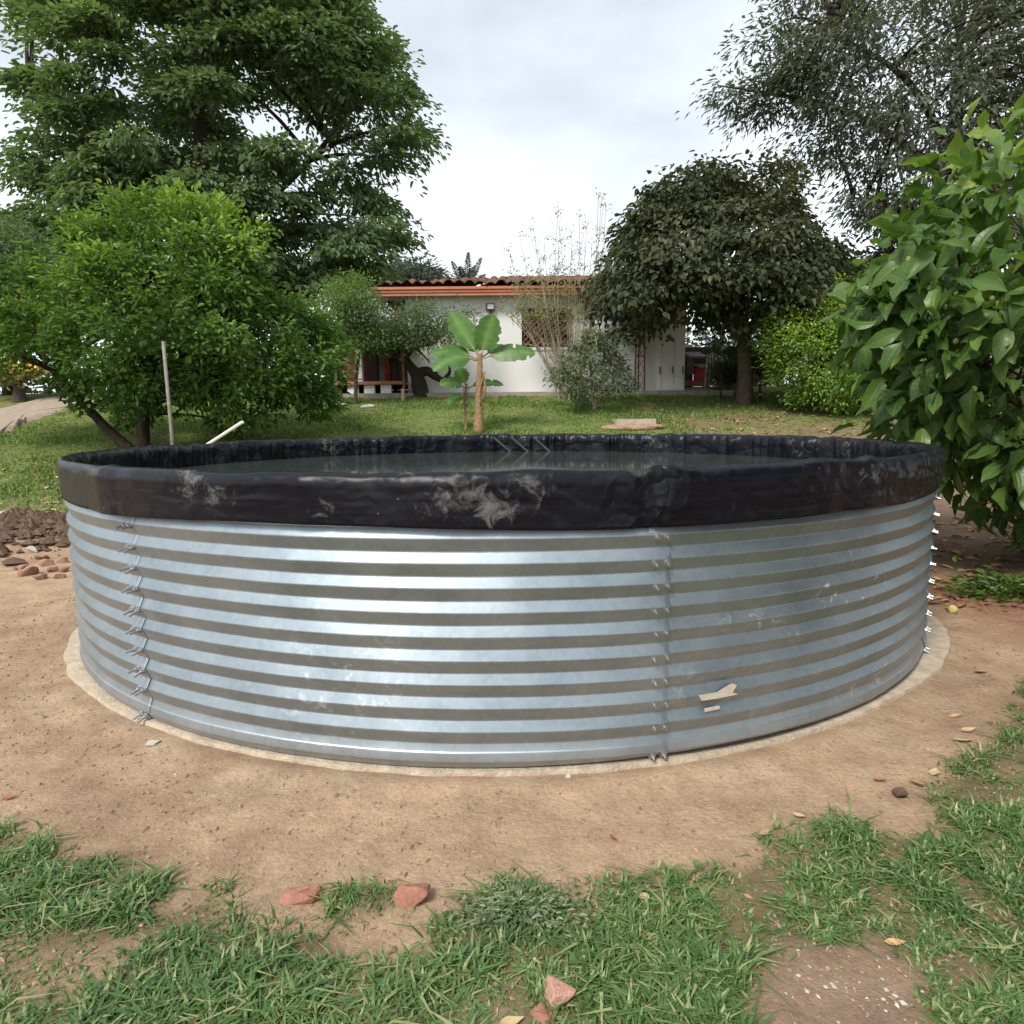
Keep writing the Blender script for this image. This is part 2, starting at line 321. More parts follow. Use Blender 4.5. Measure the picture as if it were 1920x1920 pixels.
M = dict(
    ground=ground_mat(), metal=metal_mat(), liner=liner_mat(), water=water_mat(),
    bolt=simple('bolt_zinc', (0.48, 0.49, 0.50), 0.42, 1.0, 0.1, 60),
    pad=simple('pad_concrete', (0.47, 0.39, 0.295), 0.92, 0, 0.22, 14, 0.5, 60, 0.2),
    slab=simple('slab_concrete', (0.42, 0.36, 0.28), 0.9, 0, 0.2, 9, 0.4, 50, 0.2),
    tape=simple('masking_tape', (0.52, 0.46, 0.37), 0.7, 0, 0.12, 30),
    white=simple('white_wall', (0.76, 0.755, 0.74), 0.85, 0, 0.05, 1.2, 0.1, 20, 0.2),
    whitepaint=simple('white_paint', (0.78, 0.78, 0.77), 0.5, 0, 0.05, 4),
    grey=simple('grey_render', (0.34, 0.33, 0.33), 0.9, 0, 0.15, 3),
    plinth=simple('plinth_concrete', (0.30, 0.26, 0.22), 0.95, 0, 0.25, 5),
    tile=simple('clay_tile', (0.17, 0.085, 0.06), 0.9, 0, 0.5, 4, 0.3, 30, 0.2, (0.035, 0.028, 0.026)),
    fascia=simple('orange_fascia', (0.48, 0.175, 0.095), 0.8, 0, 0.15, 3),
    brownlat=simple('brown_lattice', (0.16, 0.075, 0.05), 0.8, 0, 0.2, 8),
    dark=simple('dark_interior', (0.016, 0.013, 0.014), 0.9, 0, 0.2, 3),
    orange=simple('painted_floor', (0.42, 0.17, 0.10), 0.8, 0, 0.2, 6),
    redcloth=simple('red_cloth', (0.62, 0.10, 0.07), 0.85, 0, 0.35, 9),
    wood=simple('pale_wood', (0.42, 0.24, 0.12), 0.8, 0, 0.2, 6),
    oldwood=simple('weathered_boards', (0.23, 0.20, 0.20), 0.9, 0, 0.35, 4, 0.3, 25),
    shedwall=simple('shed_wall', (0.10, 0.065, 0.055), 0.9, 0, 0.3, 3),
    brick=simple('brick_wall', (0.26, 0.10, 0.06), 0.9, 0, 0.3, 5),
    reddoor=simple('red_door', (0.42, 0.036, 0.030), 0.55, 0, 0.15, 5),
    rust=simple('rusty_steel', (0.17, 0.07, 0.04), 0.85, 0, 0.4, 30),
    black=simple('black_plastic', (0.015, 0.015, 0.016), 0.4, 0, 0.1, 10),
    lens=simple('lamp_glass', (0.75, 0.77, 0.8), 0.15, 0, 0.03, 10),
    bark=simple('grey_bark', (0.11, 0.085, 0.065), 0.95, 0, 0.4, 9, 0.8, 30, 0.15),
    barkdark=simple('dark_bark', (0.05, 0.038, 0.03), 0.95, 0, 0.4, 10, 0.8, 30, 0.15),
    barkred=simple('reddish_bark', (0.17, 0.085, 0.05), 0.95, 0, 0.4, 10, 0.6, 30, 0.15),
    twig=simple('pale_twig', (0.30, 0.26, 0.17), 0.9, 0, 0.25, 12),
    stakem=simple('grey_stake', (0.22, 0.21, 0.18), 0.8, 0, 0.3, 12),
    pvc=simple('white_pvc', (0.80, 0.80, 0.76), 0.45, 0, 0.05, 8),
    stone=simple('pale_stone', (0.46, 0.43, 0.37), 0.9, 0, 0.25, 12, 0.5, 40),
    clay=simple('red_brick_piece', (0.33, 0.155, 0.11), 0.92, 0, 0.22, 25, 0.5, 80, 0.2),
    claypink=simple('pink_brick_piece', (0.44, 0.25, 0.185), 0.92, 0, 0.2, 25, 0.5, 80, 0.2),
    rubble=simple('rubble_brick', (0.33, 0.19, 0.135), 0.92, 0, 0.3, 12, 0.5, 50, 0.2),
    clod=simple('dark_clod', (0.13, 0.085, 0.06), 0.97, 0, 0.35, 14, 0.6, 60, 0.1),
    gravel=simple('soil_crumbs', (0.31, 0.205, 0.135), 0.95, 0, 0.45, 20, 0.0, 60, 0.15),
    dryleaf=simple('dry_leaf', (0.42, 0.25, 0.12), 0.7, 0, 0.3, 30),
    tanleaf=simple('tan_leaf', (0.50, 0.37, 0.20), 0.7, 0, 0.2, 30),
    redleaf=simple('russet_leaf', (0.36, 0.12, 0.06), 0.7, 0, 0.3, 30),
    yelleaf=simple('yellow_leaf', (0.60, 0.42, 0.10), 0.6, 0, 0.25, 30),
    fruit=simple('pale_green_fruit', (0.25, 0.31, 0.10), 0.5, 0, 0.2, 60, 0.6, 120),
    fruity=simple('ripe_fruit', (0.66, 0.55, 0.20), 0.5, 0, 0.2, 50, 0.6, 120),
    yellow=simple('yellow_petal', (0.85, 0.55, 0.05), 0.7, 0, 0.2, 30),
    stump=simple('stump_wood', (0.075, 0.05, 0.04), 0.95, 0, 0.4, 12, 0.6, 30),
    banstem=simple('banana_stem', (0.27, 0.15, 0.08), 0.7, 0, 0.45, 14, 0.4, 40, 0.4, (0.15, 0.12, 0.05)),
    path=simple('path_soil', (0.36, 0.285, 0.225), 0.95, 0, 0.15, 6, 0.5, 40, 0.15),
    white_bit=simple('white_scrap', (0.8, 0.8, 0.8), 0.6, 0, 0.05, 20),
)
M['l_big'] = leaf_mat('big_tree_leaf', (0.065, 0.110, 0.055), (0.145, 0.215, 0.100), (0.23, 0.30, 0.14), 0.5, 0.38, spec=.3)
M['l_lime'] = leaf_mat('citrus_leaf', (0.042, 0.095, 0.024), (0.125, 0.225, 0.045), (0.30, 0.42, 0.075), 0.42, 0.38, spec=.35)
M['l_dark'] = leaf_mat('dark_round_leaf', (0.030, 0.042, 0.025), (0.056, 0.062, 0.036), (0.125, 0.108, 0.066), 0.4, 0.15)
M['l_round'] = leaf_mat('round_tree_leaf', (0.032, 0.046, 0.022), (0.068, 0.080, 0.036), (0.165, 0.145, 0.075), 0.45, 0.22, spec=.22)
M['l_tall'] = leaf_mat('tall_tree_leaf', (0.075, 0.092, 0.070), (0.125, 0.142, 0.106), (0.20, 0.20, 0.15), 0.5, 0.32, spec=.22)
M['l_hedge'] = leaf_mat('hedge_leaf', (0.045, 0.105, 0.022), (0.20, 0.335, 0.055), (0.45, 0.60, 0.095), 0.5, 0.3)
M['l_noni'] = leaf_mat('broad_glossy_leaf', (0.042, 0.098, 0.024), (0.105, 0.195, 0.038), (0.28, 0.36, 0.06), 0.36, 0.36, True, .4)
M['l_slim'] = leaf_mat('slender_tree_leaf', (0.075, 0.13, 0.04), (0.145, 0.23, 0.062), (0.24, 0.33, 0.10), 0.5, 0.38)
M['l_crook'] = leaf_mat('crooked_tree_leaf', (0.06, 0.10, 0.042), (0.125, 0.175, 0.07), (0.22, 0.26, 0.115), 0.5, 0.36)
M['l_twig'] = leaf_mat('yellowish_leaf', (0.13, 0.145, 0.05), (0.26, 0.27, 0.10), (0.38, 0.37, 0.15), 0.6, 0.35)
M['l_olive'] = leaf_mat('olive_leaf', (0.05, 0.08, 0.04), (0.11, 0.155, 0.075), (0.26, 0.30, 0.18), 0.45, 0.3)
M['l_banana'] = leaf_mat('banana_leaf', (0.06, 0.13, 0.035), (0.10, 0.21, 0.05), (0.20, 0.36, 0.09), 0.4, 0.42)
M['l_far'] = leaf_mat('far_tree_leaf', (0.06, 0.085, 0.06), (0.095, 0.125, 0.085), (0.14, 0.17, 0.11), 0.6, 0.2)
M['l_palm'] = leaf_mat('palm_leaf', (0.10, 0.12, 0.09), (0.17, 0.19, 0.14), (0.25, 0.25, 0.2), 0.5, 0.2)
M['l_grass'] = leaf_mat('grass_blade', (0.055, 0.12, 0.034), (0.135, 0.24, 0.074), (0.40, 0.41, 0.20), 0.42, 0.3, spec=0.5)
M['l_lawn'] = leaf_mat('lawn_blade', (0.08, 0.14, 0.035), (0.17, 0.27, 0.065), (0.36, 0.38, 0.15), 0.55, 0.3, spec=0.3)

# ------------------------------------------------------------------ ground
def inpoly(px, py, poly):
    poly = np.asarray(poly, float); n = len(poly); r = np.zeros(np.shape(px), bool)
    j = n-1
    for i in range(n):
        xi, yi = poly[i]; xj, yj = poly[j]
        with np.errstate(divide='ignore', invalid='ignore'):
            c = ((yi > py) != (yj > py)) & (px < (xj-xi)*(py-yi)/(yj-yi)+xi)
        r ^= c; j = i
    return r
def edge_dist(px, py, poly):
    poly = np.asarray(poly, float); d = np.full(np.shape(px), 1e9)
    for i in range(len(poly)):
        a = poly[i]; b = poly[(i+1) % len(poly)]; ab = b-a
        t = np.clip(((px-a[0])*ab[0]+(py-a[1])*ab[1])/(ab@ab+1e-9), 0, 1)
        d = np.minimum(d, np.hypot(px-a[0]-t*ab[0], py-a[1]-t*ab[1]))
    return d
def GXY(pts): return [tuple(G(x, y)[:2]) for x, y in pts]
# turf edge in front of the tank, traced on the ground
edge = GXY([(-500, 1520), (-80, 1555), (110, 1568), (240, 1600), (330, 1650), (420, 1655), (470, 1700), (560, 1735), (640, 1690), (700, 1640), (770, 1660), (800, 1730), (860, 1690), (930, 1650), (1000, 1650), (1060, 1700), (1140, 1640), (1220, 1630), (1290, 1650), (1370, 1600), (1440, 1560), (1510, 1535), (1600, 1535), (1680, 1560), (1745, 1530), (1730, 1480), (1790, 1420), (1850, 1360), (1925, 1290), (2100, 1230), (2500, 1200)])
front_turf = edge + [(4.6, 3.3), (9.0, 1.0), (12, -14), (-12, -14), (-9.0, 2.0)]
bare1 = GXY([(1420, 1800), (1520, 1770), (1640, 1765), (1730, 1800), (1760, 1860), (1730, 1960), (1640, 2000), (1440, 1990), (1400, 1900)])
bare2 = GXY([(640, 1735), (720, 1715), (800, 1730), (830, 1780), (790, 1830), (700, 1800), (640, 1790)])
bare3 = GXY([(440, 1690), (560, 1660), (610, 1700), (600, 1740), (560, 1750), (520, 1715), (450, 1720)])
bare4 = GXY([(150, 1800), (260, 1790), (240, 1840), (150, 1850)])
path_poly = GXY([(-160, 870), (0, 820), (60, 790), (140, 765), (230, 752), (200, 738), (110, 742), (40, 757), (-60, 780), (-260, 820)])
def turf_mask(x, y):
    """1 where turf grows"""
    x = np.asarray(x, float); y = np.asarray(y, float)
    nz_ = fbm(x, y, 7, 21, 4)-0.47
    d = edge_dist(x, y, front_turf)*np.where(inpoly(x, y, front_turf), 1, -1)
    front = ss(-0.02, 0.10, d+nz_*0.22)
    for b in (bare1, bare2, bare3, bare4):
        db = edge_dist(x, y, b)*np.where(inpoly(x, y, b), 1, -1)
        front = front*(1-ss(-0.05, 0.05, db+nz_*0.10))
    pt2 = fbm(x, y, 3.2, 23, 3)-0.44
    front = front*(0.34+0.66*ss(-0.12, 0.03, nz_*.6+pt2+0.15*ss(-1.0, 0.5, x)))*(y < 4.2)
    r = np.hypot(x-TX, y-TY)
    n2 = fbm(x, y, 0.8, 5, 4)-0.47
    back = ss(9.3, 11.5, y+n2*4)
    back = back*(1-0.85*ss(2.6, 5.0, x+n2*3)*ss(19.0, 15.5, y+n2*2)*ss(-0.2, 0.05, n2+0.06))   # bare soil, right
    left = ss(8.6, 10.2, y+n2*3)*(x < 0)*0.75
    back = np.maximum(back, left)
    dp = edge_dist(x, y, path_poly)*np.where(inpoly(x, y, path_poly), 1, -1)
    back = back*(1-ss(-0.2, 0.3, dp+n2*0.6))
    return np.clip(np.where(y < 4.2, front, back), 0, 1)
def soil_colour(x, y):
    x = np.asarray(x, float); y = np.asarray(y, float)
    r = np.hypot(x-TX, y-TY); n = fbm(x, y, 1.3, 31, 4)-0.47; n5 = fbm(x, y, 6, 35, 3)-0.44
    sand = np.array([0.455, 0.315, 0.205]); red = np.array([0.30, 0.135, 0.085]); darkb = np.array([0.125, 0.082, 0.058]); grn = np.array([0.15, 0.195, 0.060])
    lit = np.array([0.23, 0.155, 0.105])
    c = np.tile(sand, x.shape+(1,)) if x.ndim else sand
    def mix(c, k, w): return c*(1-w[..., None])+k*w[..., None]
    c = mix(c, sand*np.array([0.82, 0.80, 0.80]), ss(0.0, 0.22, n))
    c = mix(c, np.array([0.46, 0.36, 0.25]), 0.5*ss(0.02, 0.18, n5)*ss(TR+0.5, TR+0.1, r))
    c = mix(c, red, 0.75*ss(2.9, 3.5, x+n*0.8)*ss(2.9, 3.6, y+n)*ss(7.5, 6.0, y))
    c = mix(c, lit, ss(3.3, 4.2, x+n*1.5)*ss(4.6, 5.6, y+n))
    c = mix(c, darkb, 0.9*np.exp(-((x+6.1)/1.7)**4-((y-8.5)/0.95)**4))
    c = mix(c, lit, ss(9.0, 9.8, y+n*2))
    db = edge_dist(x, y, bare1)*np.where(inpoly(x, y, bare1), 1, -1)
    c = mix(c, np.array([0.30, 0.205, 0.14]), ss(-0.1, 0.08, db+n*0.15)*0.85)
    tm = turf_mask(x, y)
    g = np.where((y < 4.2)[..., None], np.array([0.17, 0.135, 0.07]), grn*np.array([1.15, 1.1, 1.0]))
    c = c*(1-(tm*0.85)[..., None])+g*(tm*0.85)[..., None]
    return c
def axis(segs):
    out_ = []
    for a, b, s in segs: out_.append(np.arange(a, b, s))
    return np.unique(np.round(np.concatenate(out_), 4))
gx = axis([(-300, -40, 20), (-40, -14, 2), (-14, -4, 0.25), (-4, 4, 0.04), (4, 14, 0.25), (14, 40, 2), (40, 301, 20)])
gy = axis([(-300, -20, 20), (-20, -2, 2), (-2, 1.2, 0.3), (1.2, 4.2, 0.03), (4.2, 9, 0.12), (9, 25, 0.25), (25, 50, 2.5), (50, 301, 20)])
X, Y = np.meshgrid(gx, gy); Z = terr(X, Y)
inside = np.hypot(X-TX, Y-TY) < TR-0.15
Z = np.where(inside, Z-0.05, Z)
near = (np.hypot(X-TX, Y-TY) > TR+0.12) & (Y < 5) & (np.abs(X) < 4.2)
Z = Z+near*((fbm(X, Y, 14, 41, 3)-0.44)*0.022)
soilc = soil_colour(X, Y)
nx, ny = len(gx), len(gy)
ii = (np.arange(ny-1)[:, None]*nx+np.arange(nx-1)[None, :])
quads = np.stack([ii, ii+1, ii+nx+1, ii+nx], -1).reshape(-1, 4)
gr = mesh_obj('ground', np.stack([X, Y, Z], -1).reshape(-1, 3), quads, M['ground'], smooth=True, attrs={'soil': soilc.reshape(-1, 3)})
tag(gr, 'bare sandy soil round the tank merging into rising lawn', kind='structure')
# path on the left
pp = np.array(path_poly); pc = pp.mean(0)
fine = []
for i in range(len(pp)):
    a, b = pp[i], pp[(i+1) % len(pp)]
    for t_ in np.linspace(0, 1, 8, endpoint=False): fine.append(a+(b-a)*t_+rng.normal(0, 0.05, 2))
fine = np.array(fine); rings = [fine]
for k_ in (0.8, 0.6, 0.4, 0.2): rings.append(pc+(fine-pc)*k_)
pv = np.concatenate(rings+[pc[None]]); nF = len(fine); pq = []; pt = []
for k_ in range(4):
    for i in range(nF): pq.append([k_*nF+i, k_*nF+(i+1) % nF, (k_+1)*nF+(i+1) % nF, (k_+1)*nF+i])
for i in range(nF): pt.append([4*nF+i, 4*nF+(i+1) % nF, 5*nF])
pz = terr(pv[:, 0], pv[:, 1])+np.concatenate([np.full(nF, -0.03), np.full(4*nF+1, 0.07)])
tag(mesh_obj('path', np.column_stack([pv, pz]), [np.array(pq), np.array(pt)], M['path'], smooth=True), 'worn earth path curving past the citrus tree', kind='structure')

# ------------------------------------------------------------------ foliage builders
TEMPL = {
 'diamond': (np.array([[0, 0, 0], [.42, -.5, .10], [.42, .5, .10], [1, 0, -.06]]), [[0, 1, 3], [0, 3, 2]]),
 'hex': (np.array([[0, 0, 0], [.25, -.42, .10], [.25, .42, .10], [.68, -.42, .08], [.68, .42, .08], [1, 0, -.12]]), [[0, 1, 3], [0, 3, 5], [0, 5, 4], [0, 4, 2]]),
 'heart': (np.array([[0, 0, 0], [.12, -.50, .12], [.12, .50, .12], [.5, -.42, .06], [.5, .42, .06], [1, 0, -.22]]), [[0, 1, 3], [0, 3, 5], [0, 5, 4], [0, 4, 2]]),
}
def unit(v): return v/(np.linalg.norm(v, axis=-1, keepdims=True)+1e-9)
def leaves(pos, dr, nr, Ls, Ws, templ, tint, rs=None):
    T, f = TEMPL[templ]; n = len(pos); k = len(T)
    d = unit(dr); s = unit(np.cross(d, nr)); u = np.cross(s, d)
    v = pos[:, None, :] + T[None, :, 0, None]*Ls[:, None, None]*d[:, None, :] + T[None, :, 1, None]*Ws[:, None, None]*s[:, None, :] + T[None, :, 2, None]*Ls[:, None, None]*u[:, None, :]
    fa = (np.asarray(f)[None]+np.arange(n)[:, None, None]*k).reshape(-1, 3)
    return v.reshape(-1, 3), fa, np.repeat(tint, k)
def crown_centres(poly, Yc, depth, n, seed, rc, holes=(), shrink=0.5, fill=0.5, gap=0.0):
    g = np.random.default_rng(seed); poly = np.asarray(poly, float)
    lo, hi = poly.min(0), poly.max(0); px_r = rc*F_PX/Yc
    big = g.uniform(lo, hi, (n*12, 2)); ok = inpoly(big[:, 0], big[:, 1], poly)
    big = big[ok]; e = edge_dist(big[:, 0], big[:, 1], poly); emax = np.percentile(e, 97)
    ok = e > px_r*shrink
    for hx, hy, hr in holes: ok &= np.hypot(big[:, 0]-hx, big[:, 1]-hy) > hr
    big, e = big[ok][:3*n], e[ok][:3*n]
    t = np.clip(e/emax, 0, 1); th = depth*np.sqrt(1-(1-t)**2)
    s_ = g.uniform(-1, 1, len(big)); s_ = np.sign(s_)*np.abs(s_)**fill
    Ys = Yc+th*s_
    if gap:
        k_ = vnoise(big[:, 0]+Ys*F_PX*.13*(12/Yc), big[:, 1]*1.3+Ys*90*(12/Yc), 1/(px_r*2.3), seed) > gap; big, Ys = big[k_], Ys[k_]
    big, Ys = big[:n], Ys[:n]
    return np.array([P(a, b, y) for (a, b), y in zip(big, Ys)])
def foliage(name, C, parent, mt, per, rc, flat, Lm, Wm, templ, seed, droop=0.3, tip=0.25, upn=1.0, dome=0.25, reject=None, tbase=0.35, up_tint=0.25):
    g = np.random.default_rng(seed); n = len(C)*per
    cc = np.repeat(C, per, 0); cen = C.mean(0); zlo, zhi = C[:, 2].min(), C[:, 2].max()
    o = g.normal(0, 0.55, (n, 3)); o = np.clip(o, -1.3, 1.3)
    sz = np.repeat(g.uniform(0.7, 1.25, len(C)), per)
    o *= (rc*sz)[:, None]
    o[:, 2] = o[:, 2]*flat - dome*(o[:, 0]**2+o[:, 1]**2)/rc
    pos = cc+o
    outw = unit(pos-cen)
    d = unit(o*np.array([1, 1, .5]))*0.8+outw*0.5+g.normal(0, .45, (n, 3)); d[:, 2] -= droop
    nr = outw*0.5+g.normal(0, .45, (n, 3)); nr[:, 2] += upn
    ct = np.repeat(g.normal(0, .10, len(C)), per)
    rel = np.linalg.norm((pos-cen)/(np.abs(C-cen).max(0)+rc), axis=1)
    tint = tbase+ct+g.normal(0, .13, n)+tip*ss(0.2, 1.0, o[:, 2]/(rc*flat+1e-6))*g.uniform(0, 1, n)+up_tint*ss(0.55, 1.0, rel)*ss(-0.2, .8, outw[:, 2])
    tint = np.clip(tint, 0, 1)
    Ls = Lm*g.uniform(.5, 1.4, n); Ws = Wm*g.uniform(.6, 1.3, n)
    if reject is not None:
        k = ~reject(pos); pos, d, nr, Ls, Ws, tint = pos[k], d[k], nr[k], Ls[k], Ws[k], tint[k]
    v, f, t = leaves(pos, d, nr, Ls, Ws, templ, tint)
    return mesh_obj(name, v, f, mt, parent, attrs={'tint': t})
def branches(mb, C, starts, seed, n, r0, r1=0.012, sag=0.15):
    g = np.random.default_rng(seed); starts = np.asarray(starts)
    for c in C[g.permutation(len(C))[:n]]:
        low = starts[starts[:, 2] < c[2]+0.3]
        if not len(low): low = starts
        k = np.argmin(np.linalg.norm(low-c, axis=1)+g.uniform(0, .6, len(low))); a = low[k]
        midp = (a+c)/2+np.array([0, 0, sag*np.linalg.norm(c-a)])+g.normal(0, .08, 3)*np.linalg.norm(c-a)
        mb.tube(bez(a, midp, c, 7), np.linspace(r0, r1, 7), 5, False)
def trunk_line(base, pts, depth_off=0.0):
    """base: ground point; pts: pixels at the depth of the base"""
    Yb = base[1]+depth_off
    b = np.array(base, float); b[2] -= 0.08
    return np.array([b]+[P(x, y, Yb) for x, y in pts])
def densify(p, n=5):
    p = np.asarray(p, float); t = np.linspace(0, len(p)-1, (len(p)-1)*n+1); i = np.clip(t.astype(int), 0, len(p)-2); f = (t-i)[:, None]
    pm = np.concatenate([2*p[:1]-p[1:2], p, 2*p[-1:]-p[-2:-1]])
    a, b, c, d = pm[i], pm[i+1], pm[i+2], pm[i+3]
    return 0.5*((2*b)+(c-a)*f+(2*a-5*b+4*c-d)*f**2+(-a+3*b-3*c+d)*f**3)

# ------------------------------------------------------------------ house
HY = 20.6; HZ = float(terr(0, HY))-0.02
def hx(px, y=690): return P(px, y, HY)[0]
def hz_(py, px=1000, Y=None): return P(px, py, Y or HY)[2]
house = empty('white_house', (hx(980), HY, HZ), 'white walled bungalow with clay tiled roof and orange fascia behind the lawn', 'house')
zt = hz_(556, 900); xl, xr, xp = hx(640), hx(1284), hx(764)
b = MB()
wx0, wx1, wz0, wz1 = hx(978, 600), hx(1072, 600), hz_(651, 1020), hz_(578, 1020)
b.box((xp, HY, HZ+0.02), (wx0, HY+0.2, zt)); b.box((wx1, HY, HZ+0.02), (xr, HY+0.2, zt))
b.box((wx0, HY, HZ+0.02), (wx1, HY+0.2, wz0)); b.box((wx0, HY, wz1), (wx1, HY+0.2, zt))
b.box((xr-0.2, HY+0.2, HZ+0.02), (xr, HY+7, zt)); b.box((xp, HY+0.2, HZ+0.02), (xp+0.2, HY+7, zt))
b.build('wall', M['white'], house)
w = MB(); w.box((wx0+0.005, HY+0.16, wz0+.005), (wx1-.005, HY+0.19, wz1-.005)); win = w.build('window', M['dark'], house)
g_ = MB(); st = 0.17; W_, H_ = wx1-wx0, wz1-wz0
for k in np.arange(-H_, W_, st):
    for sgn in (1, -1):
        p0 = np.array([k, 0.]); p1 = np.array([k+H_, H_])
        a0 = max(0, -k); a1 = min(H_, W_-k)
        if a1-a0 < .05: continue
        xa, xb = k+a0, k+a1; za, zb = (a0, a1) if sgn > 0 else (H_-a0, H_-a1)
        g_.tube([(wx0+xa, HY+0.09-(.012*sgn), wz0+za), (wx0+xb, HY+0.09-(.012*sgn), wz0+zb)], 0.026, 4)
g_.build('lattice', M['brownlat'], win)
fr = MB()
fr.box((wx0-0.03, HY-.03, wz0-0.09), (wx1+0.03, HY-.002, wz0-.01)); fr.build('sill', M['whitepaint'], win)
# plinth walk in front of the wall
pl = MB(); pl.box((xl-0.3, HY-0.75, HZ-0.5), (xr+1.25, HY-0.003, HZ+0.018)); pl.build('plinth', M['plinth'], house)
# folding door leaves at the right of the facade
for a_, b_, nm in ((1233, 1239.5, 0), (1241.5, 1263, 1), (1265, 1282.5, 2)):
    d_ = MB(); d_.box((hx(a_), HY-0.03, HZ+0.06), (hx(b_), HY-0.004, hz_(575, 1250)))
    do = d_.build('door', M['whitepaint'], house)
    hd = MB(); hd.box((hx(b_)-.06, HY-0.07, HZ+0.55), (hx(b_)-.03, HY-0.031, HZ+0.75)); hd.build('handle', M['rust'], do)
# porch on the left: floor, columns, dark back wall, openings
pf = MB(); pf.box((xl-1.2, HY-0.78, HZ+0.27), (xp-0.003, HY+3.0, HZ+0.36)); pf.build('porch_floor', M['orange'], house)
for k in np.arange(hx(660), xp-.25, .48):
    pb = MB(); pb.box((k, HY-0.68, HZ+0.02), (k+.30, HY-.5, HZ+.268)); pb.build('porch_pier', M['white'], house)
bw = MB(); bw.box((xl-1.2, HY+2.8, HZ+0.362), (xp-.003, HY+3.0, hz_(612, 700))); bw.build('porch_wall', M['shedwall'], house)
dd = MB(); dd.box((hx(690), HY+1.4, HZ+0.362), (hx(705), HY+1.46, hz_(645, 700))); dd.build('door', M['dark'], house)
for a_, b_, mt_, y0, tp in ((675, 686, 'whitepaint', -.55, 0), (706, 716, 'grey', .4, 0), (731, 741, 'shedwall', .35, 0)):
    c_ = MB(); c_.box((hx(a_), HY+y0, HZ+0.362), (hx(b_), HY+y0+.22, hz_(618, 700)-.002)); c_.build('porch_column', M[mt_], house)
pw = MB(); pw.box((hx(741), HY+.6, HZ+1.15), (hx(757), HY+.66, hz_(640, 750))); pw.build('wood_panel', M['wood'], house)
# eaves: fascia board, soffit, tiled roof
ez0, ez1 = hz_(553, 900, HY-0.45), hz_(537, 900, HY-0.45)
xe0, xe1 = hx(706), xr+0.5
fa = MB(); hgt = ez1-ez0
fa.box((xe0, HY-0.42, ez0), (xe1, HY-0.36, ez0+hgt*.36)); fa.box((xe0, HY-0.45, ez0+hgt*.36), (xe1, HY-0.36, ez0+hgt*.70)); fa.box((xe0, HY-0.49, ez0+hgt*.70), (xe1, HY-0.36, ez1))
fa.build('fascia', M['fascia'], house)
sf = MB(); sf.box((xe0, HY-0.358, ez0+.04), (xe1, HY+0.6, ez0+.09)); sf.build('soffit', M['white'], house)
# barrel tiles: a front slope with a hip at the left
rise = hz_(521, 1000, HY+4.6)-ez1; run = 5.4; pitch = 0.30; row = 0.42
ncol = int((xe1-xe0)/pitch*8); nrow = int(run/row)*4
xs = np.linspace(xe0-.05, xe1+.05, ncol); ts = np.linspace(0, 1, nrow)
XX, TT = np.meshgrid(xs, ts)
rowi = np.floor(TT*run/row); fr_ = TT*run/row-rowi
barrel = np.abs(np.sin((XX-xe0)/pitch*np.pi))**0.8*0.095
jit = (hash2(np.floor((XX-xe0)/pitch), rowi, 4)-.5)*0.10
ZZ = ez1+.01+TT*rise+barrel+jit-fr_*0.05+0.03
# left hip: roof falls away towards the left end
hip = np.clip((XX-xe0)/3.8, 0, 1); ZZ = np.minimum(ZZ, ez1+.02+hip*rise+barrel+jit)
YY = HY-0.54+TT*run
nn = len(xs); iq = (np.arange(nrow-1)[:, None]*nn+np.arange(nn-1)[None, :])
rv = np.stack([XX, YY, ZZ], -1).reshape(-1, 3)
mesh_obj('roof', rv, np.stack([iq, iq+1, iq+nn+1, iq+nn], -1).reshape(-1, 4), M['tile'], house)
rb = MB(); rb.add([(xe0, HY+4.5, ez1-.1), (xe1, HY+4.5, ez1-.1), (xe1, HY+4.5, ez1+rise+.04), (xe0+3.8, HY+4.5, ez1+rise+.04), (xe1, HY+9.5, ez1-.1), (xe0, HY+9.5, ez1-.1)], [[0, 1, 2, 3], [3, 2, 4, 5]]); rb.build('roof_back', M['tile'], house)
pr2 = MB(); pr2.box((xl-1.3, HY-0.8, hz_(618, 700)), (xp-.01, HY+2.79, hz_(618, 700)+.12)); pr2.build('porch_roof', M['tile'], house)
# floodlight on the wall
fl = MB(); lx, lz = hx(921.5), hz_(577, 921)
fl.box((lx-.13, HY-.14, lz-.10), (lx+.13, HY-.08, lz+.11)); fl.box((lx-.03, HY-.08, lz-.16), (lx+.03, HY-.002, lz-.02)); wl = fl.build('wall_lamp', M['black'], house)
ln = MB(); ln.box((lx-.09, HY-.147, lz-.05), (lx+.09, HY-.141, lz+.08)); ln.build('lens', M['lens'], wl)
# things on the porch
bl = np.array([hx(723), HY+.5, HZ+0.36])
cl = MB()
for k in range(9):
    a_ = bl+np.array([rng.normal(0, .06), rng.normal(0, .05), 0.0]); h_ = 1.05+rng.normal(0, .12)
    pts = densify([a_+(rng.normal(0, .02), 0, .02+.25*(k % 3)), a_+(rng.normal(0, .06), rng.normal(0, .04), h_*.6), a_+(rng.normal(0, .05), 0, h_)], 4)
    cl.tube(pts, np.linspace(.11, .05, len(pts)), 6)
tag(cl.build('clothes', M['redcloth'], origin=bl, smooth=True), 'red and pink bundle of clothes hung on the porch beside the grey column', 'clothes')
tb = np.array([hx(749), HY+.25, HZ+.36]); t_ = MB()
t_.box(tb+(-.34, -.25, .68), tb+(.34, .25, .73))
ta = empty('porch_table', tb, 'small dark wooden table on the porch in front of the wood panel', 'table'); t_.build('table_top', M['barkdark'], ta)
for sx in (-.3, .28):
    for sy in (-.2, .18):
        q_ = MB(); q_.box(tb+(sx, sy, 0), tb+(sx+.05, sy+.05, .679)); q_.build('leg', M['barkdark'], ta)
op = G(664, 742); po = np.array([op[0], HY-.1, HZ+.36])
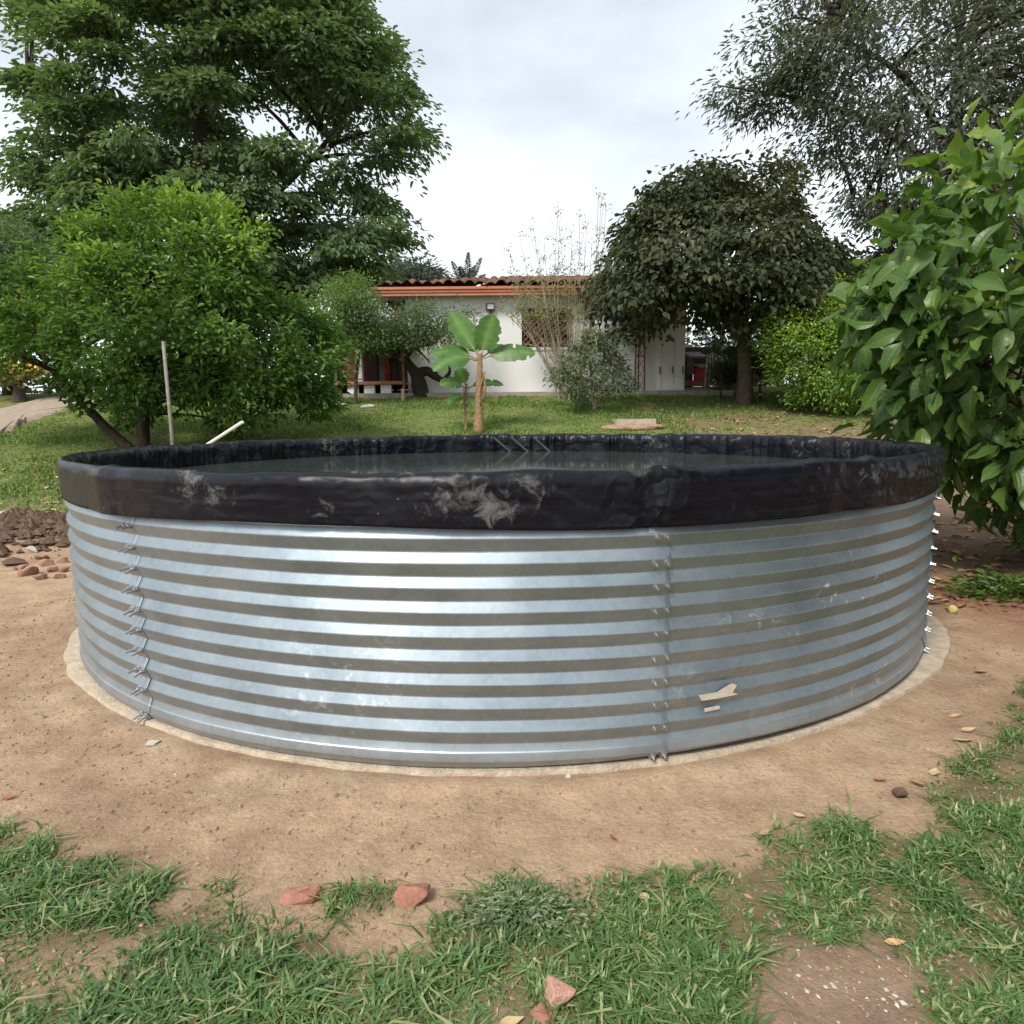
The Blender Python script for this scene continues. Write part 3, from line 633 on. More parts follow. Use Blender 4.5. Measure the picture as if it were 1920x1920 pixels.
pot = MB(); prof = [(.0, .18), (.12, .24), (.45, .38), (.75, .40), (.95, .33), (1.0, .36)]
pot.tube([po+(0, 0, z) for z, r in prof], [r for z, r in prof], 16); tag(pot.build('clay_jar', M['clay'], origin=po, smooth=True), 'big terracotta jar at the left end of the porch', 'jar')

# ------------------------------------------------------------------ shed to the right of the house
SY = 23.0; SZ = float(terr(6.5, SY))+.05
def sx_(px): return P(px, 700, SY)[0]
def sz_(py): return P(1340, py, SY)[2]
shed = empty('shed', (sx_(1350), SY, SZ), 'low dark wooden shed with a red door right of the white house', 'shed')
b = MB(); b.box((sx_(1281), SY+.1, SZ-.1), (sx_(1301), SY+.2, sz_(650))); b.box((sx_(1301), SY+.1, sz_(690)), (sx_(1470), SY+.2, sz_(650))); b.box((sx_(1346), SY+.1, SZ-.1), (sx_(1470), SY+.2, sz_(690)))
b.build('wall', M['shedwall'], shed)
b = MB()
for k, px in enumerate(range(1289, 1301, 3)): b.box((sx_(px), SY+.04, SZ+.35), (sx_(px+2.6), SY+.07+.008*(k % 2), sz_(658)))
b.build('board', M['oldwood'], shed)
b = MB()
for k in range(5): b.box((sx_(1301)+k*.125, SY+.045, SZ+.15), (sx_(1301)+k*.125+.117, SY+.075, sz_(689)))
b.box((sx_(1301), SY+.02, sz_(689)-.09), (sx_(1301)+.62, SY+.044, sz_(689)-.02)); b.build('door', M['reddoor'], shed)
b = MB(); b.box((sx_(1300), SY-.02, sz_(686)), (sx_(1330), SY+.05, sz_(682))); b.build('lintel', M['slab'], shed)
b = MB(); b.box((sx_(1281), SY-.5, SZ-.05), (sx_(1331), SY+.03, SZ+.12)); b.build('step', M['orange'], shed)
b = MB(); rt = np.array([[1, 0, 0], [0, .97, -.24], [0, .24, .97]])
b.box((sx_(1283), SY-.9, sz_(652)), (sx_(1312), SY+2.6, sz_(652)+.07), rt); b.build('roof', M['oldwood'], shed)
b = MB(); b.box((sx_(1308), SY-.05, sz_(672)), (sx_(1480), SY+2.4, sz_(672)+.06), rt); b.build('lean_to_roof', M['slab'], shed)
b = MB(); b.box((sx_(1284), SY-.95, sz_(644)), (sx_(1306), SY-.91, sz_(640))); b.build('fascia', M['whitepaint'], shed)
b = MB(); b.box((sx_(1430), SY-.3, SZ-.2), (sx_(1475), SY-.1, sz_(722))); b.build('brick_wall', M['brick'], shed)
wp = MB(); wp.box((sx_(1421)-.06, SY-1.4, SZ-.3), (sx_(1421)+.08, SY-1.28, sz_(703))); tag(wp.build('white_post', M['whitepaint'], origin=(sx_(1421), SY-1.34, SZ)), 'short white painted post between the dark tree trunk and the hedge', 'post')
# two white plastic chairs
def chair(px, lab, first=None):
    o = np.array([P(px, 742, SY-.9)[0], SY-.9, SZ+.02])
    if first is None:
        r = empty('garden_chair', o, lab, 'chair', 'white garden chairs by the shed')
        s = MB(); s.box(o+(-.24, -.24, .42), o+(.24, .24, .46)); s.build('seat', M['whitepaint'], r)
        bk = MB()
        for k in range(5): bk.tube(densify([o+(-.2+k*.1, .22, .461), o+(-.19+k*.095, .27, .75), o+(-.15+k*.075, .33, .98-abs(k-2)*.04)], 3), .028, 5)
        bk.build('backrest', M['whitepaint'], r)
        for sx in (-.22, .22):
            for sy in (-.22, .2):
                q_ = MB(); q_.tube([o+(sx, sy, .419), o+(sx*1.12, sy*1.12, -.12)], [.03, .022], 5); q_.build('leg', M['whitepaint'], r)
        return r
    r = first.copy(); col.objects.link(r); r.location = o; r['label'] = lab
    for ch in first.children:
        c = ch.copy(); col.objects.link(c); c.parent = r
    return r
c1 = chair(1339, 'white garden chair nearer the red shed door'); chair(1357, 'white garden chair nearer the dark tree trunk', c1)

# lattice mast
mb0 = G(1194, 746); mbase = np.array([hx(1194), HY-.42, HZ+.018])
mast = empty('lattice_mast', mbase, 'thin rusty steel lattice mast standing against the white wall', 'mast')
legs = [(-.14, -.08), (.14, -.08), (0, .15)]; mh = 2.75; fr2 = MB()
for lx_, ly_ in legs: fr2.tube([mbase+(lx_, ly_, 0), mbase+(lx_*.8, ly_*.8, mh)], .022, 6)
fr2.build('leg_frame', M['rust'], mast)
br = MB(); nb = 9
for k in range(nb):
    for i in range(3):
        a_, c_ = legs[i], legs[(i+1) % 3]; z0, z1 = mh*k/nb, mh*(k+1)/nb
        br.tube([mbase+(a_[0]*.9, a_[1]*.9, z0), mbase+(c_[0]*.9, c_[1]*.9, z1)], .008, 4)
br.box(mbase+(-.15, -.10, mh*.36), mbase+(.15, -.07, mh*.36+.03)); br.build('bracing', M['rust'], mast)

# ------------------------------------------------------------------ the tank
tank = empty('water_tank', (TX, TY, 0), 'large round corrugated galvanised steel water tank with folded black liner rim', 'water tank')
def ang(px, py, z=0.0):
    d = ray(px, py); t = (z-cC[2])/d[2]; p = cC+d*t; return math.atan2(p[1]-TY, p[0]-TX)
aL, aM = ang(290, 1352), ang(1243, 1424); aR = -0.585
seams = [aL, aM, aR, R(28), R(78), R(130), R(178)+0.0]
# vertical profile from the foot: (z, radius offset); valleys in, ridges out
IN, OUT = -0.011, 0.012
prof = [(0.010, IN), (0.044, OUT), (0.078, 0.0035), (0.081, 0.002), (0.112, IN)]
z_ = 0.112
while z_ < 1.06:
    prof += [(z_+.053, OUT), (z_+.0965, IN)]; z_ += .0965
rows = [p_[0]-.014 for p_ in prof[1:] if abs(p_[1]-OUT) < 1e-6][:10]
pr = []
for i, (z0, r0) in enumerate(prof):            # slightly rounded folds
    if 0 < i < len(prof)-1:
        za, ra = prof[i-1]; zb, rb_ = prof[i+1]
        pr.append((z0-(z0-za)*.10, r0-(r0-ra)*.10)); pr.append((z0, r0-(r0-ra)*.025-(r0-rb_)*.025)); pr.append((z0+(zb-z0)*.10, r0+(rb_-r0)*.10))
    else: pr.append((z0, r0))
pr = np.array(pr); zc = pr[:, 0]; rc_ = pr[:, 1]
def panel(a0, a1, off, seed, lifts):
    n = max(8, int((a1-a0)/0.009)); a = np.concatenate([[a0], np.linspace(a0+.0004, a1-.0004, n-2), [a1]])
    A, Zc = np.meshgrid(a, zc)
    rad = TR+rc_[:, None]+off+(fbm(A*3, Zc*1.5, 2.2, seed, 3)-.44)*0.010+(fbm(A*16, Zc*3, 2.0, seed+5, 2)-.4)*0.0035
    zz = Zc+(fbm(A*2, Zc*0, 1.5, seed+9, 2)-.4)*0.006*(Zc > .05)
    zz = zz+(Zc < .02)*.014*np.exp(-((A+1.22)/.22)**2)
    for e_, lift in ((a0, lifts[0]), (a1, lifts[1])): rad = rad+lift*np.exp(-np.abs(A-e_)/.012)
    a_loc = A      # first and last columns: folded raw edge of the sheet
    rad[:, 0] = rad[:, 1]-.001-lifts[0]; rad[:, -1] = rad[:, -2]-.001-lifts[1]
    v = np.stack([TX+rad*np.cos(a_loc), TY+rad*np.sin(a_loc), zz], -1)
    i = np.arange(len(zc)-1)[:, None]*n+np.arange(n-1)[None, :]
    q = np.stack([i, i+1, i+n+1, i+n], -1).reshape(-1, 4)
    v = v.reshape(-1, 3)
    x, y, d = proj(v)
    sc = np.zeros(len(v))
    for gx_, gy_, sx, sy, k in ((1420, 1160, 60, 16, 1), (1550, 1115, 26, 22, 1), (1480, 1190, 14, 14, .9), (1650, 1075, 20, 18, .9), (1720, 1045, 10, 14, .9), (1600, 1120, 45, 14, .6), (1600, 1045, 60, 16, .5), (640, 1275, 120, 120, .45), (1640, 1280, 90, 70, .5), (780, 1060, 60, 10, .4), (1340, 1300, 100, 60, .3)):
        sc = np.maximum(sc, k*np.exp(-((x-gx_)/sx)**2-((y-gy_)/sy)**2))
    spl = np.clip(1-(v[:, 2]-.0)/.16, 0, 1)*.62*(.35+.65*fbm(A*4, Zc*2, 1.5, 77, 3).ravel()*2)
    p_ = mesh_obj('wall_panel', v, q, M['metal'], tank, smooth=True, attrs={'scuff': sc, 'splash': np.clip(spl, 0, 1)})
    return p_
order = [(R(178)-2*math.pi, aL-.0017), (aL+.0017, aM+.004), (aM-.028, aR+.02), (aR-.02, R(28)), (R(28)-.02, R(78)), (R(78)-.02, R(130)), (R(130)-.02, R(178))]
offs = [0.0, 0.0018, 0.0, 0.0028, 0, .0028, 0]
lfs = [(0, 0), (.0, .0), (0, 0), (.003, .003), (0, 0), (.003, .003), (0, 0)]
panels = [panel(a0, a1, of, 100+i*7, lf_) for i, ((a0, a1), of, lf_) in enumerate(zip(order, offs, lfs))]
# bolts: threaded end, nut and washer pointing outwards
bm_ = MB()
bm_.tube([(0, 0, 0), (.003, 0, 0)], [.013, .013], 10); bm_.tube([(.003, 0, 0), (.012, 0, 0)], [.0105, .0105], 6); bm_.tube([(.012, 0, 0), (.040, 0, 0)], [.0052, .0052], 8)
btemp = bm_.build('bolt', M['bolt'])
bmesh_data = btemp.data; bpy.data.objects.remove(btemp)
for (sa, pn, ln_) in ((aL-.018, 0, 1.15), (aM-.010, 1, .6), (aR-.012, 3, .75)):
    for zr in rows:
        for da in (-.007, .0075) if pn != 1 else (-.0075, .0085):
            a_ = sa+da+rng.normal(0, .0008); rad = TR+.0065
            o = bpy.data.objects.new('bolt', bmesh_data); col.objects.link(o); o.parent = panels[pn]
            zz = zr+rng.normal(0, .002)
            o.location = (rad*math.cos(a_), rad*math.sin(a_), zz)
            o.rotation_euler = (0, R(rng.uniform(8, 26)), a_+rng.normal(0, .05)); o.scale = (ln_, 1.25, 1.25)
# scraps of masking tape on the wall
def on_wall(px, py, off=.016):
    d = ray(px, py); o2 = cC[:2]-np.array([TX, TY]); a = d[:2]@d[:2]; b_ = 2*o2@d[:2]; c_ = o2@o2-(TR+off)**2
    t = (-b_-math.sqrt(b_*b_-4*a*c_))/(2*a); return cC+d*t
for k, poly in enumerate(([(1310, 1304), (1345, 1298), (1372, 1282), (1382, 1284), (1374, 1298), (1384, 1302), (1350, 1309), (1316, 1314)], [(1320, 1329), (1349, 1323), (1350, 1329), (1322, 1335)])):
    vv = np.array([on_wall(x, y) for x, y in poly]); cen = vv.mean(0)
    inn = vv-unit(vv-np.array([TX, TY, 0])*1.0)*0.003
    n_ = len(vv); v = np.concatenate([vv, inn, [vv.mean(0)]])
    tq = [[i, (i+1) % n_, n_+(i+1) % n_, n_+i] for i in range(n_)]; tt = [[i, (i+1) % n_, 2*n_] for i in range(n_)]
    mesh_obj('tape_strip', v, [np.array(tq), np.array(tt)], M['tape'], panels[2])
# liner: water line -> rim -> outside skirt
na = 2000; A1 = np.linspace(-np.pi, np.pi, na, endpoint=False)
g2 = np.random.default_rng(11)
def bumps(n, wlo, whi, amp, lo=-np.pi, hi=np.pi):
    f = np.zeros(na)
    for k in range(n):
        c = g2.uniform(lo, hi); w_ = g2.uniform(wlo, whi); d = (A1-c+np.pi) % (2*np.pi)-np.pi
        f += amp*g2.uniform(-1, 1)*np.exp(-(d/w_)**2)
    return f
def at_ang(c, w_, amp):
    d = (A1-c+np.pi) % (2*np.pi)-np.pi; return amp*np.exp(-(d/w_)**2)
pleat = bumps(90, .008, .03, .05, 0.0, np.pi)+bumps(16, .01, .03, .05, 2.5, 3.3)+bumps(22, .01, .035, .05, -.3, .8)
pleat_f = bumps(14, .01, .05, .012, -np.pi, 0)
aD = math.atan2(on_wall(1200, 900)[1]-TY, on_wall(1200, 900)[0]-TX)
aB = math.atan2(on_wall(1630, 870)[1]-TY, on_wall(1630, 870)[0]-TX)
aK = math.atan2(on_wall(205, 905)[1]-TY, on_wall(205, 905)[0]-TX)
rimz = 1.195+bumps(60, .02, .12, .010)+bumps(50, .008, .02, .012, 0, np.pi)+at_ang(aD, .012, -.030)+at_ang(aD+.03, .022, .016)+at_ang(aB, .03, .018)+at_ang(aB-.12, .05, .012)+.008*np.cos(A1)
bulge = 0.044+bumps(40, .05, .25, .014)+at_ang(aD+.012, .018, -.026)+at_ang(aK, .035, .022)+at_ang(aK-.12, .08, -.016)+at_ang(aB, .03, .015)+at_ang(aB-.06, .02, -.018)
skirt = 0.975+bumps(40, .05, .3, .008)+.006*np.cos(A1*3)+at_ang(-.45, .32, .034)
pleat = -np.abs(pleat)
prof_l = []   # (radius offset fn, z fn, dust weight)
for zz in np.linspace(0.86, 1.13, 8):
    k = (zz-.86)/.27
    prof_l.append((-.030+pleat*(.25+.75*k), np.full(na, zz), 0.3))
prof_l += [(-.024+pleat*.8, rimz-.035, .3), (-.012+pleat*.5, rimz-.012, .4), (.004+pleat*.2+pleat_f*.3, rimz, .4), (bulge*.55+pleat_f*.5, rimz-.006, .45), (bulge*.85+pleat_f*.8, rimz-.022, .5), (bulge+pleat_f, rimz-.05, .6)]
for t_ in np.linspace(0.16, 1, 14):
    prof_l.append((bulge*(1-.25*t_)+pleat_f*(1-t_*.5)+.010*np.sin(t_*3.1)*bumps(24, .03, .1, .6), (rimz-.03)*(1-t_)+skirt*t_, .6))
prof_l.append((np.full(na, .014), skirt+.004, .2))
nl = len(prof_l); rad = np.stack([TR+p_[0] for p_ in prof_l]); zz = np.stack([p_[1] for p_ in prof_l])
Ag = np.tile(A1, (nl, 1)); cr1 = np.abs(fbm(Ag*TR*1.0+zz*1.2, zz*2.0, 3.0, 91, 2)-.38); cr2 = np.abs(fbm(Ag*TR*1.0-zz*2.0, zz*2.5, 7.0, 95, 2)-.38)
kk = (np.arange(nl)[:, None] > 9)*(.35+1.3*np.exp(-((Ag+.55)/.35)**2)+.8*np.exp(-((Ag+2.7)/.2)**2))
rad = rad-kk*(.008*np.exp(-(cr1/.03)**2)+.004*np.exp(-(cr2/.035)**2))
rad[13:] = np.maximum(rad[13:], TR+.020)
lv = np.stack([TX+rad*np.cos(A1), TY+rad*np.sin(A1), zz], -1).reshape(-1, 3)
i = np.arange(nl-1)[:, None]*na+np.arange(na)[None, :]; i2 = np.arange(nl-1)[:, None]*na+(np.arange(na)[None, :]+1) % na
lq = np.stack([i, i+na, i2+na, i2], -1).reshape(-1, 4)
x, y, d = proj(lv); frontm = np.repeat((np.sin(A1) < 0)[None], nl, 0).ravel() & (np.repeat(np.arange(nl), na) > 9)
dust = np.full(len(lv), .02)
for gx_, gy_, sx, sy, k in ((350, 905, 40, 45, .9), (405, 930, 28, 40, .8), (570, 955, 60, 22, .65), (860, 930, 70, 45, .95), (930, 950, 60, 40, 1.0), (1000, 915, 45, 50, .85), (1640, 890, 45, 35, .75), (1680, 930, 50, 25, .7), (780, 890, 60, 14, .5), (260, 960, 60, 12, .4), (1500, 915, 20, 20, .3)):
    dust = np.maximum(dust, np.where(frontm, k*np.exp(-((x-gx_)/sx)**2-((y-gy_)/sy)**2), 0))
for gx_, k, sx in ((620, .6, 40), (700, .35, 60), (930, .3, 60), (1230, .55, 30), (1500, .5, 40), (1600, .5, 30), (420, .35, 60)):
    dust = np.maximum(dust, np.where(~frontm, k*np.exp(-((x-gx_)/sx)**2), 0))
Af = Ag.ravel()
crump = .06+.5*np.exp(-((Af+.55)/.38)**2)+.35*np.exp(-((Af+2.75)/.22)**2)+.18*(np.sin(Af) > 0)+.5*np.exp(-((Af-aD-.02)/.05)**2)+.15*vnoise(Af*3, zz.ravel()*0, 2.0, 5)
mesh_obj('liner', lv, lq, M['liner'], tank, smooth=True, attrs={'dust': dust, 'crumple': np.clip(crump, 0, 1)})
# rope-like welded seam of the liner seen inside: flat chevron ridges on the far wall
sm = MB()
for px in (925, 958, 1000):
    p0 = P(px, 818, TY+TR-.05); p1 = P(px+32, 843, TY+TR-.05)
    a0 = math.atan2(p0[1]-TY, p0[0]-TX); a1 = math.atan2(p1[1]-TY, p1[0]-TX); rr = TR-.058
    pts = [(TX+rr*math.cos(a0+(a1-a0)*t), TY+rr*math.sin(a0+(a1-a0)*t), 1.16-.18*t) for t in np.linspace(0, 1, 6)]
    sm.tube(pts, .016, 5)
sm.build('liner_seam', simple('grey_liner_weld', (0.05, 0.05, 0.054), .6), tank)
# water
WZ = 0.985; wa = np.linspace(0, 2*np.pi, 128, endpoint=False); wv = [(TX, TY, WZ)]
for rr in (1.0, 2.0, TR-.045): wv += [(TX+rr*math.cos(a), TY+rr*math.sin(a), WZ) for a in wa]
wq = []; wt = [[0, 1+i, 1+(i+1) % 128] for i in range(128)]
for k in range(2):
    for i in range(128): wq.append([1+k*128+i, 1+(k+1)*128+i, 1+(k+1)*128+(i+1) % 128, 1+k*128+(i+1) % 128])
tag(mesh_obj('water', np.array(wv), [np.array(wt), np.array(wq)], M['water']), 'dark green still water filling the tank', kind='structure')
# concrete pad under the tank, wider at the sides
pa = np.linspace(-np.pi, np.pi, 360, endpoint=False)
dl = np.exp(-((pa+2.75)/.42)**2); drr = np.exp(-((pa+.42)/.36)**2)
pr_ = TR+.010+.085*dl+.15*drr+.05*(np.sin(pa) > 0)+(fbm(pa*9, pa*0, 2, 51, 4)-.45)*.035
v0 = np.column_stack([TX+pr_*np.cos(pa), TY+pr_*np.sin(pa), np.full(360, .004)]); v1 = v0.copy(); v1[:, :2] = (v1[:, :2]-[TX, TY])*(1+.006)+[TX, TY]; v1[:, 2] = -.08
v2 = np.column_stack([TX+(TR-.2)*np.cos(pa), TY+(TR-.2)*np.sin(pa), np.full(360, .006)])
idx = np.arange(360); nx_ = (idx+1) % 360
pad = mesh_obj('concrete_pad', np.concatenate([v2, v0, v1]), np.concatenate([np.stack([idx, 360+idx, 360+nx_, nx_], -1), np.stack([360+idx, 720+idx, 720+nx_, 360+nx_], -1)]), M['pad'], origin=(TX, TY, 0))
tag(pad, 'pale concrete footing ring showing round the foot of the steel tank', 'footing')

# ------------------------------------------------------------------ trees
def tree(name, label, cat, base, trunk_pts, radii, poly, depth, ncl, rc, per, flat, Lm, Wm, templ, lm, bm, seed, nbr=40, r_br=.05, Yoff=0., holes=(), group=None, extra=(), spray=None, shrink=.5, fill=.5, gap=.0, **kw):
    root = empty(name, base, label, cat, group)
    Yc = base[1]+Yoff
    C = crown_centres(poly, Yc, depth, ncl, seed, rc, holes, shrink, fill, gap)
    mb = MB(); starts = []
    for pts, rr in [(trunk_pts, radii)]+list(extra):
        tl = densify(trunk_line(base, pts) if pts[0] is not None else np.array([P(x, y, Yc) for x, y in pts[1:]]), 5)
        mb.tube(tl, np.interp(np.linspace(0, 1, len(tl)), np.linspace(0, 1, len(rr)), rr), 10)
        starts.append(tl[len(tl)//3:])
    branches(mb, C, np.concatenate(starts), seed+1, nbr, r_br)
    mb.build('trunk', M[bm], root, smooth=True)
    if spray is not None: C = np.concatenate([C, spray])
    foliage('crown', C, root, M[lm], per, rc, flat, Lm, Wm, templ, seed+2, **kw)
    return root
def ground_at(px, Y):
    x = P(px, 780, Y)[0]; return np.array([x, Y, float(terr(x, Y))])

# the big spreading tree, left
big_poly = [(-100, 420), (-10, 350), (22, 300), (45, 250), (15, 200), (10, 140), (45, 90), (10, 40), (30, -20), (100, -120), (300, -260), (500, -260), (640, -120), (690, -10), (745, 60), (735, 105), (765, 135), (812, 200), (800, 290), (770, 330), (725, 350), (765, 420), (795, 470), (760, 520), (640, 560), (420, 600), (200, 620), (20, 600), (-120, 560)]
bt = ground_at(395, 27.0)
tree('spreading_tree', 'tallest broad tree on the left with layered drooping green foliage', 'tree', bt, [(400, 600), (395, 450), (385, 330), (370, 200), (380, 60)], [.55, .42, .36, .28, .2, .1],
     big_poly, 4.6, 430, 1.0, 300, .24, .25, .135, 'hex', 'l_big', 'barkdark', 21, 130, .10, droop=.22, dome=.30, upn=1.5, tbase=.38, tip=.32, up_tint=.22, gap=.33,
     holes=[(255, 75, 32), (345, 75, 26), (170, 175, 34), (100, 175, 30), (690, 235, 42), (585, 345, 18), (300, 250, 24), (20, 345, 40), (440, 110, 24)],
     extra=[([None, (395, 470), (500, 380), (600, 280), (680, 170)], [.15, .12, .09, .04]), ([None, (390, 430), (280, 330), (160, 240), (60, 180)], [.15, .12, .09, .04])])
# citrus tree in front of it
ct = ground_at(262, 13.4)
lime_poly = [(-110, 672), (-110, 560), (-40, 520), (40, 500), (100, 450), (165, 410), (200, 362), (260, 368), (330, 366), (390, 362), (430, 392), (490, 428), (512, 500), (548, 560), (596, 600), (632, 640), (662, 700), (640, 752), (600, 772), (560, 735), (520, 745), (500, 790), (440, 812), (390, 770), (340, 750), (300, 740), (280, 800), (230, 805), (160, 760), (110, 725), (60, 672), (-20, 672)]
tree('citrus_tree', 'dense bright green citrus tree just behind the tank on the left', 'tree', ct, [(268, 800), (276, 740), (290, 660), (300, 560)], [.14, .12, .11, .08, .04],
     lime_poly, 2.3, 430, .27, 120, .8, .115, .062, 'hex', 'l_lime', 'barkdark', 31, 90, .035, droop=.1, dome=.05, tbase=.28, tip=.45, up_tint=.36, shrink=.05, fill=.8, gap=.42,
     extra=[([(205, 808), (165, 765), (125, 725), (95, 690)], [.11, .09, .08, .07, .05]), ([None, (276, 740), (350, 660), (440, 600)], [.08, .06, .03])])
# blue-green tree at the far left
lt = ground_at(20, 21.5)
tree('leafy_tree', 'bluish green tree behind the citrus tree at the left edge', 'tree', lt, [(22, 650), (15, 560), (10, 470)], [.2, .18, .14, .08],
     [(-200, 600), (-180, 440), (-90, 395), (0, 405), (70, 425), (120, 470), (140, 560), (120, 630), (40, 660), (-100, 660)], 2.6, 150, .6, 150, .6, .15, .08, 'hex', 'l_big', 'barkdark', 41, 40, .05, tbase=.3)
# slender light tree
st_ = G(666, 757)
tree('slender_tree', 'slender young light green tree with thin leaning stem left of the crooked tree', 'tree', st_, [(668, 710), (672, 660), (668, 600), (660, 540)], [.055, .05, .045, .035, .02],
     [(575, 600), (600, 540), (640, 498), (690, 515), (712, 560), (722, 600), (742, 640), (700, 662), (640, 650), (590, 640)], 1.3, 110, .38, 120, .7, .085, .04, 'diamond', 'l_slim', 'bark', 51, 40, .02, tbase=.4)
# thin sapling with a pale foot
sp_ = G(756, 753)
sapl = empty('sapling', sp_, 'thin bare sapling stem with pale foot just left of the crooked trunk', 'sapling')
s_ = MB(); tl = densify(trunk_line(sp_, [(757, 720), (755, 680), (753, 630), (748, 575)]), 4); s_.tube(tl, np.linspace(.05, .02, len(tl)), 7); s_.build('stem', M['barkred'], sapl, smooth=True)
s_ = MB(); s_.tube([sp_+(0, 0, .02), sp_+(0.01, 0, .36)], [.058, .054], 8); s_.build('painted_foot', M['twig'], sapl)
# crooked old tree
ck = G(790, 745)
tree('crooked_tree', 'small old tree with crooked dark trunk in front of the porch', 'tree', ck, [(786, 722), (780, 702), (766, 682), (757, 660), (752, 630), (748, 600)], [.26, .23, .18, .13, .11, .09, .05],
     [(680, 650), (690, 600), (725, 570), (780, 552), (850, 572), (900, 566), (915, 605), (885, 632), (840, 655), (800, 650), (770, 650), (720, 662)], 1.7, 120, .42, 120, .7, .085, .04, 'diamond', 'l_crook', 'barkdark', 61, 40, .03, tbase=.45,
     extra=[([None, (779, 702), (800, 696), (816, 706), (830, 712), (842, 700), (843, 684)], [.16, .14, .11, .08, .05, .03]), ([None, (812, 704), (826, 692), (838, 686)], [.05, .035, .02]), ([None, (758, 672), (735, 667), (712, 656), (692, 645), (680, 632)], [.09, .07, .06, .05, .03]), ([None, (762, 668), (780, 650), (808, 645), (822, 636)], [.09, .07, .05, .03]), ([None, (776, 652), (790, 662), (806, 680)], [.04, .03, .015])])
# dark round tree
dk = G(1395, 758)
dark_poly = [(1128, 612), (1112, 545), (1150, 462), (1192, 395), (1245, 338), (1330, 303), (1395, 322), (1430, 300), (1485, 318), (1505, 380), (1530, 445), (1590, 475), (1620, 540), (1580, 600), (1490, 615), (1430, 595), (1390, 635), (1345, 592), (1285, 600), (1235, 612), (1185, 632), (1150, 625)]
tree('round_tree', 'dark round crowned tree with straight grey trunk right of the house', 'tree', dk, [(1397, 700), (1395, 650), (1390, 610), (1370, 540), (1340, 460)], [.24, .20, .18, .18, .14, .1, .05],
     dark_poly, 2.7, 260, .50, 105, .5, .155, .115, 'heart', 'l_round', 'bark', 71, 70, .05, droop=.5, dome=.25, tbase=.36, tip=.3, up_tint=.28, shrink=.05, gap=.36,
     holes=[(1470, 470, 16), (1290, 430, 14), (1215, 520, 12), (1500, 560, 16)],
     extra=[([None, (1390, 625), (1330, 570), (1250, 520), (1190, 500)], [.12, .09, .06, .03]), ([None, (1395, 630), (1450, 560), (1500, 480)], [.12, .08, .04])])
# tall tree, upper right
tt_ = ground_at(1790, 22.0)
tall_poly = [(1440, -160), (1425, 40), (1470, 110), (1425, 140), (1400, 150), (1420, 190), (1470, 200), (1500, 240), (1478, 300), (1535, 345), (1515, 370), (1560, 400), (1600, 425), (1640, 450), (1600, 520), (1640, 600), (1760, 640), (2000, 660), (2150, 500), (2150, -160)]
spr = np.array([P(x, y, 22+dy) for x, y, dy in [(1352, 163, 0), (1370, 172, .1), (1385, 190, .1), (1400, 180, 0), (1405, 205, .1), (1425, 165, 0), (1440, 192, .1), (1440, 142, 0), (1462, 130, 0), (1425, 212, 0), (1455, 178, .2), (1470, 200, 0), (1405, 78, 0), (1440, 66, 0), (1490, 265, 0)]])
tree('tall_tree', 'tall dark feathery tree reaching into the upper right corner of the sky', 'tree', tt_, [(1790, 560), (1786, 400), (1790, 250), (1800, 80)], [.4, .34, .28, .22, .1],
     tall_poly, 3.6, 430, .75, 120, .55, .22, .085, 'diamond', 'l_tall', 'barkdark', 81, 120, .07, droop=.5, fill=.8, dome=.2, tbase=.35, tip=.2, up_tint=.15, spray=spr,
     holes=[(1560, 420, 26), (1680, 30, 40), (1500, 330, 18), (1590, 330, 20)],
     extra=[([None, (1790, 350), (1680, 260), (1560, 200), (1440, 175), (1345, 160)], [.16, .12, .09, .05, .015]), ([None, (1788, 300), (1700, 150), (1560, 60)], [.14, .1, .04]), ([None, (1785, 430), (1700, 400), (1600, 370)], [.12, .09, .03])])
# hedge-like bush, right
hb = G(1575, 768)
tree('hedge_bush', 'rounded clipped bush with lime green new shoots right of the dark tree', 'bush', hb, [(1575, 740), (1572, 690)], [.1, .08, .05],
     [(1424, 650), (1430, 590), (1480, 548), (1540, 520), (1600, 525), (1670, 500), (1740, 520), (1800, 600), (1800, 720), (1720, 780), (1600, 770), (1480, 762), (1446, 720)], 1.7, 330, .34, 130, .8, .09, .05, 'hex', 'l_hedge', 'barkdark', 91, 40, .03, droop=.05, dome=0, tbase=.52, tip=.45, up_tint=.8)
# olive bush on the lawn
ob = G(1115, 770)
tree('olive_bush', 'open grey green bush on the lawn in front of the white wall', 'bush', ob, [(1110, 745), (1095, 715), (1075, 690)], [.05, .045, .035, .015],
     [(1030, 720), (1038, 665), (1078, 640), (1110, 605), (1140, 615), (1180, 590), (1196, 625), (1165, 655), (1180, 700), (1205, 720), (1180, 748), (1120, 758), (1060, 748)], 1.0, 85, .2, 46, .8, .10, .05, 'hex', 'l_olive', 'twig', 101, 40, .016, tbase=.4, tip=.4,
     extra=[([(1118, 740), (1130, 700), (1150, 650)], [.045, .04, .03, .015]), ([(1112, 740), (1120, 690), (1118, 640)], [.04, .035, .025, .012])])
